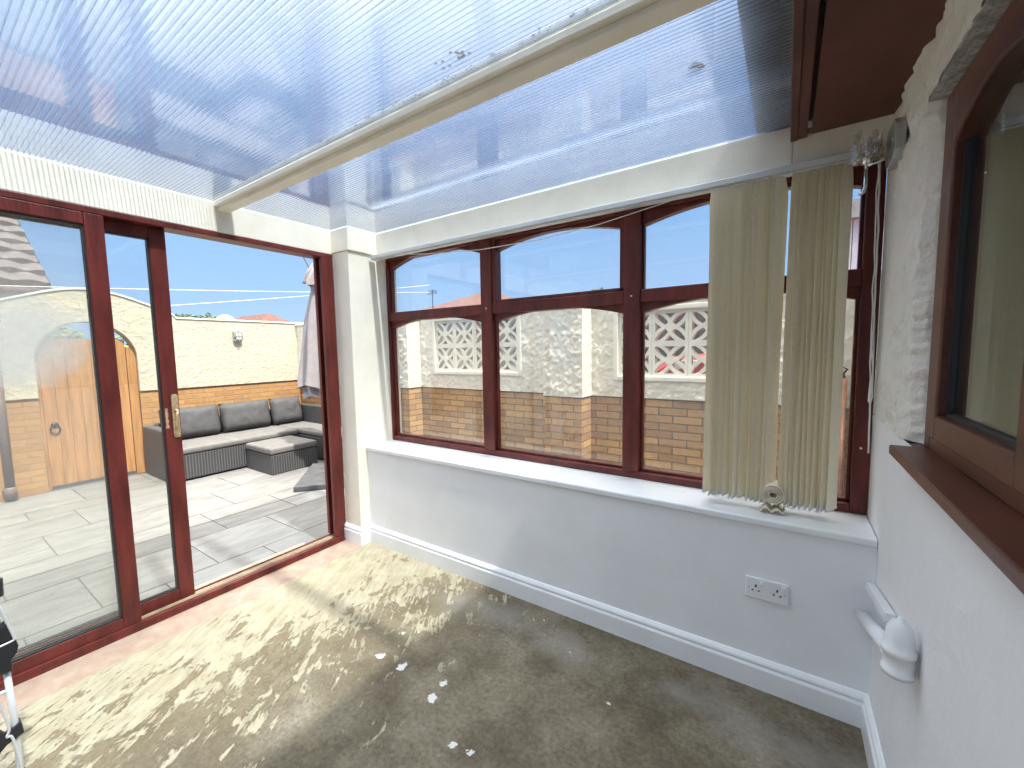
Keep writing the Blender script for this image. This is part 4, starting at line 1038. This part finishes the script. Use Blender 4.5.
m.tube([(3.092, 1.772, 1.18), (3.085, 1.768, 1.215), (3.105, 1.764, 1.245), (3.075, 1.762, 1.262), (3.068, 1.762, 1.235)], .007, 6)
m.build('hook', 'black', pt)

# red car beyond the screen blocks
car = empty('car', (3.6, 3.05, -.28), 'red car parked behind the pierced screen blocks', 'car')
m = MB(); side = [(1.66, .05), (1.62, .70), (1.66, 1.20), (1.85, 1.33), (2.75, 1.40), (3.25, 1.68), (4.7, 1.70), (5.35, 1.28), (5.6, 1.18), (5.65, .1), (5.1, -.02), (2.4, -.02)]
m.prism(side, 'y', 2.25, 3.9); m.build('body', 'carred', car, bevel=.06, seg=3)
m = MB(); m.prism([(2.86, 1.30), (3.27, 1.62), (3.9, 1.64), (3.9, 1.30)], 'y', 2.244, 2.256); m.build('side_window', 'dark', car)
m = MB(); m.prism([(3.98, 1.30), (3.98, 1.64), (4.65, 1.64), (5.2, 1.30)], 'y', 2.244, 2.256); m.build('side_window', 'dark', car)
m = MB(); m.prism([(1.86, 1.20), (2.06, 1.22), (2.10, 1.29), (1.95, 1.30), (1.86, 1.27)], 'y', 2.235, 2.27); m.build('headlamp', 'lampglass', car, bevel=.01)
for x in (2.5, 4.9):
    m = MB(); m.lathe([(.20, 2.22), (.32, 2.22), (.33, 2.27), (.33, 2.42)], (x, 0, .05), 'y', 24); m.build('wheel', 'tyre', car)

# trees
def tree(name, c, r, zbase, n, label, sd, mat='leaf'):
    t = empty(name, (c[0], c[1], zbase), label, 'tree'); q = random.Random(sd)
    m = MB(); blobs = [(Vector(c) + Vector((q.uniform(-.6, .6) * r[0], q.uniform(-.6, .6) * r[1], q.uniform(-.55, .6) * r[2])), q.uniform(.35, .55)) for _ in range(9)]
    for i in range(n):
        b, s = blobs[i % 9]; d = Vector((q.gauss(0, 1), q.gauss(0, 1), q.gauss(0, 1))).normalized() * (q.random() ** .35)
        p = b + Vector((d.x * r[0] * s, d.y * r[1] * s, d.z * r[2] * s)); l = q.uniform(.035, .07) * max(.8, min(2, r[2]))
        e = Matrix.Rotation(q.uniform(0, 6), 3, 'Z') @ Matrix.Rotation(q.uniform(-1.2, 1.2), 3, 'X')
        m.bm.faces.new([m.bm.verts.new(p + e @ Vector(k)) for k in ((-l, 0, 0), (0, -l * .5, l * .1), (l, 0, 0), (0, l * .5, l * .1))])
    m.build('crown', mat, t)
    m = MB(); m.tube([(c[0], c[1], zbase), (c[0] + .05, c[1], c[2])], [.12 * max(.6, r[2]), .05], 8)
    for k in range(5): m.tube([(c[0], c[1], c[2] - .5 * r[2]), tuple(blobs[k][0])], [.04, .012], 6)
    m.build('trunk', 'bark', t)
tree('tree', (-13, 3.45, 2.35), (.8, .62, .42), -.28, 2600, 'rounded green tree showing just above the patio end wall', 1)
tree('tree', (-14, 4.45, 2.38), (.5, .32, .45), -.28, 1600, 'small dark tree beside the white dish above the end wall', 5)
tree('tree', (-1.15, 8.0, 2.55), (.42, .42, .45), -.28, 2200, 'small green treetop seen through the middle fanlight', 2)
tree('bush', (-5.3, -.42, 1.25), (.6, .5, .62), -.28, 2600, 'yellow green bush glimpsed through the arch above the gate', 3)
ds = empty('satellite_dish', (-6.0, 1.60, -.28), 'round white satellite dish peeping over the patio end wall', 'satellite dish')
m = MB(); m.lathe([(.005, .05), (.10, .04), (.19, .0), (.195, .0), (.19, -.008), (.10, .03), (.005, .04)], (-5.98, 1.60, 1.96), 'x', 28); m.build('dish', 'clad', ds, smooth=True)
m = MB(); m.tube([(-6.0, 1.60, -.28), (-6.0, 1.60, 1.96)], .03, 10); m.build('pole', 'alu', ds)
for nm, a, b, sg in (('cord', (-5.6, -5.084, 1.995), (-5.6, 6.566, 2.981), .08), ('cord', (-5.6, -2.2, 1.74), (-5.6, 6.566, 3.206), .05)):
    m = MB(); a, b = Vector(a), Vector(b); m.tube([a.lerp(b, i / 20) - Vector((0, 0, sg * 4 * (i / 20) * (1 - i / 20) - sg * .9)) for i in range(21)], .0052, 6)
    tag(m.build('overhead_cable', 'cord'), 'upper white overhead cable crossing the sky' if sg > .06 else 'lower white overhead cable slanting across the sky', 'cable', 'overhead cables')
an = MB(); an.tube([(-11.0, 12.2, 2.9), (-11.0, 12.2, 4.25)], .02, 6)
for k in range(4): an.tube([(-11.3, 12.2, 4.2 - .05 * k), (-10.7, 12.2, 4.2 - .05 * k)], .01, 6)
an.build('aerial', 'polemetal', dh)

# ------------------------------------------------------------------ light
sd = bpy.data.lights.new('sun', 'SUN'); sd.energy = 4.4; sd.angle = math.radians(1.6); sd.color = (1.0, .95, .86)
sun = bpy.data.objects.new('sun', sd); COL.objects.link(sun); sun.location = (6, -2, 8)
sun.rotation_euler = Vector((1.0, -.11, 1.85)).to_track_quat('Z', 'Y').to_euler()
wd = bpy.data.worlds.new('sky_zenith_fill'); scene.world = wd; wd.use_nodes = True
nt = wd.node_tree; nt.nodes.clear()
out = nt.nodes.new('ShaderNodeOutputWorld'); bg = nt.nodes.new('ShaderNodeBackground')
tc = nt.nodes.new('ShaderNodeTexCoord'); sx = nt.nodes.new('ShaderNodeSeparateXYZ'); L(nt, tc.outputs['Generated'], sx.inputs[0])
c = ramp(nt, sx.outputs['Z'], [(.0, (.32, .445, .62)), (.10, (.25, .385, .60)), (.30, (.175, .325, .585)), (.46, (.19, .34, .585)), (.64, (.8, .86, .98)), (.84, (3.1, 3.05, 2.95)), (1.0, (4.2, 4.05, 3.85))])  # zenith stops raised far above the visible sky, added fill through the roof
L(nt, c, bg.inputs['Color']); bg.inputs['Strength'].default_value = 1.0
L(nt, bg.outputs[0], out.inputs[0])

# ------------------------------------------------------------------ camera
cd = bpy.data.cameras.new('camera'); cam = bpy.data.objects.new('camera', cd); COL.objects.link(cam)
F = Vector((-.55268359, .82919096, -.0835656)); R = Vector((.83274762, .55341332, -.0162821)); U = Vector((-.03274535, .0785879, .99636925))
cam.matrix_world = Matrix(((R.x, U.x, -F.x, 2.74641879), (R.y, U.y, -F.y, -1.8973511), (R.z, U.z, -F.z, 1.42), (0, 0, 0, 1)))
cd.sensor_width = 36; cd.lens = 411.17312792 / 1024 * 36; cd.clip_start = .02; cd.clip_end = 200
scene.camera = cam
vs = scene.view_settings; scene.display_settings.display_device = 'sRGB'
vs.view_transform = 'Standard'; vs.look = 'None'; vs.gamma = 1; vs.use_curve_mapping = False; vs.exposure = .88
cy = scene.cycles
cy.max_bounces = 12; cy.transparent_max_bounces = 40; cy.diffuse_bounces = 5; cy.glossy_bounces = 5; cy.transmission_bounces = 8
cy.use_denoising = True; cy.caustics_reflective = False; cy.caustics_refractive = False; cy.sample_clamp_indirect = 6
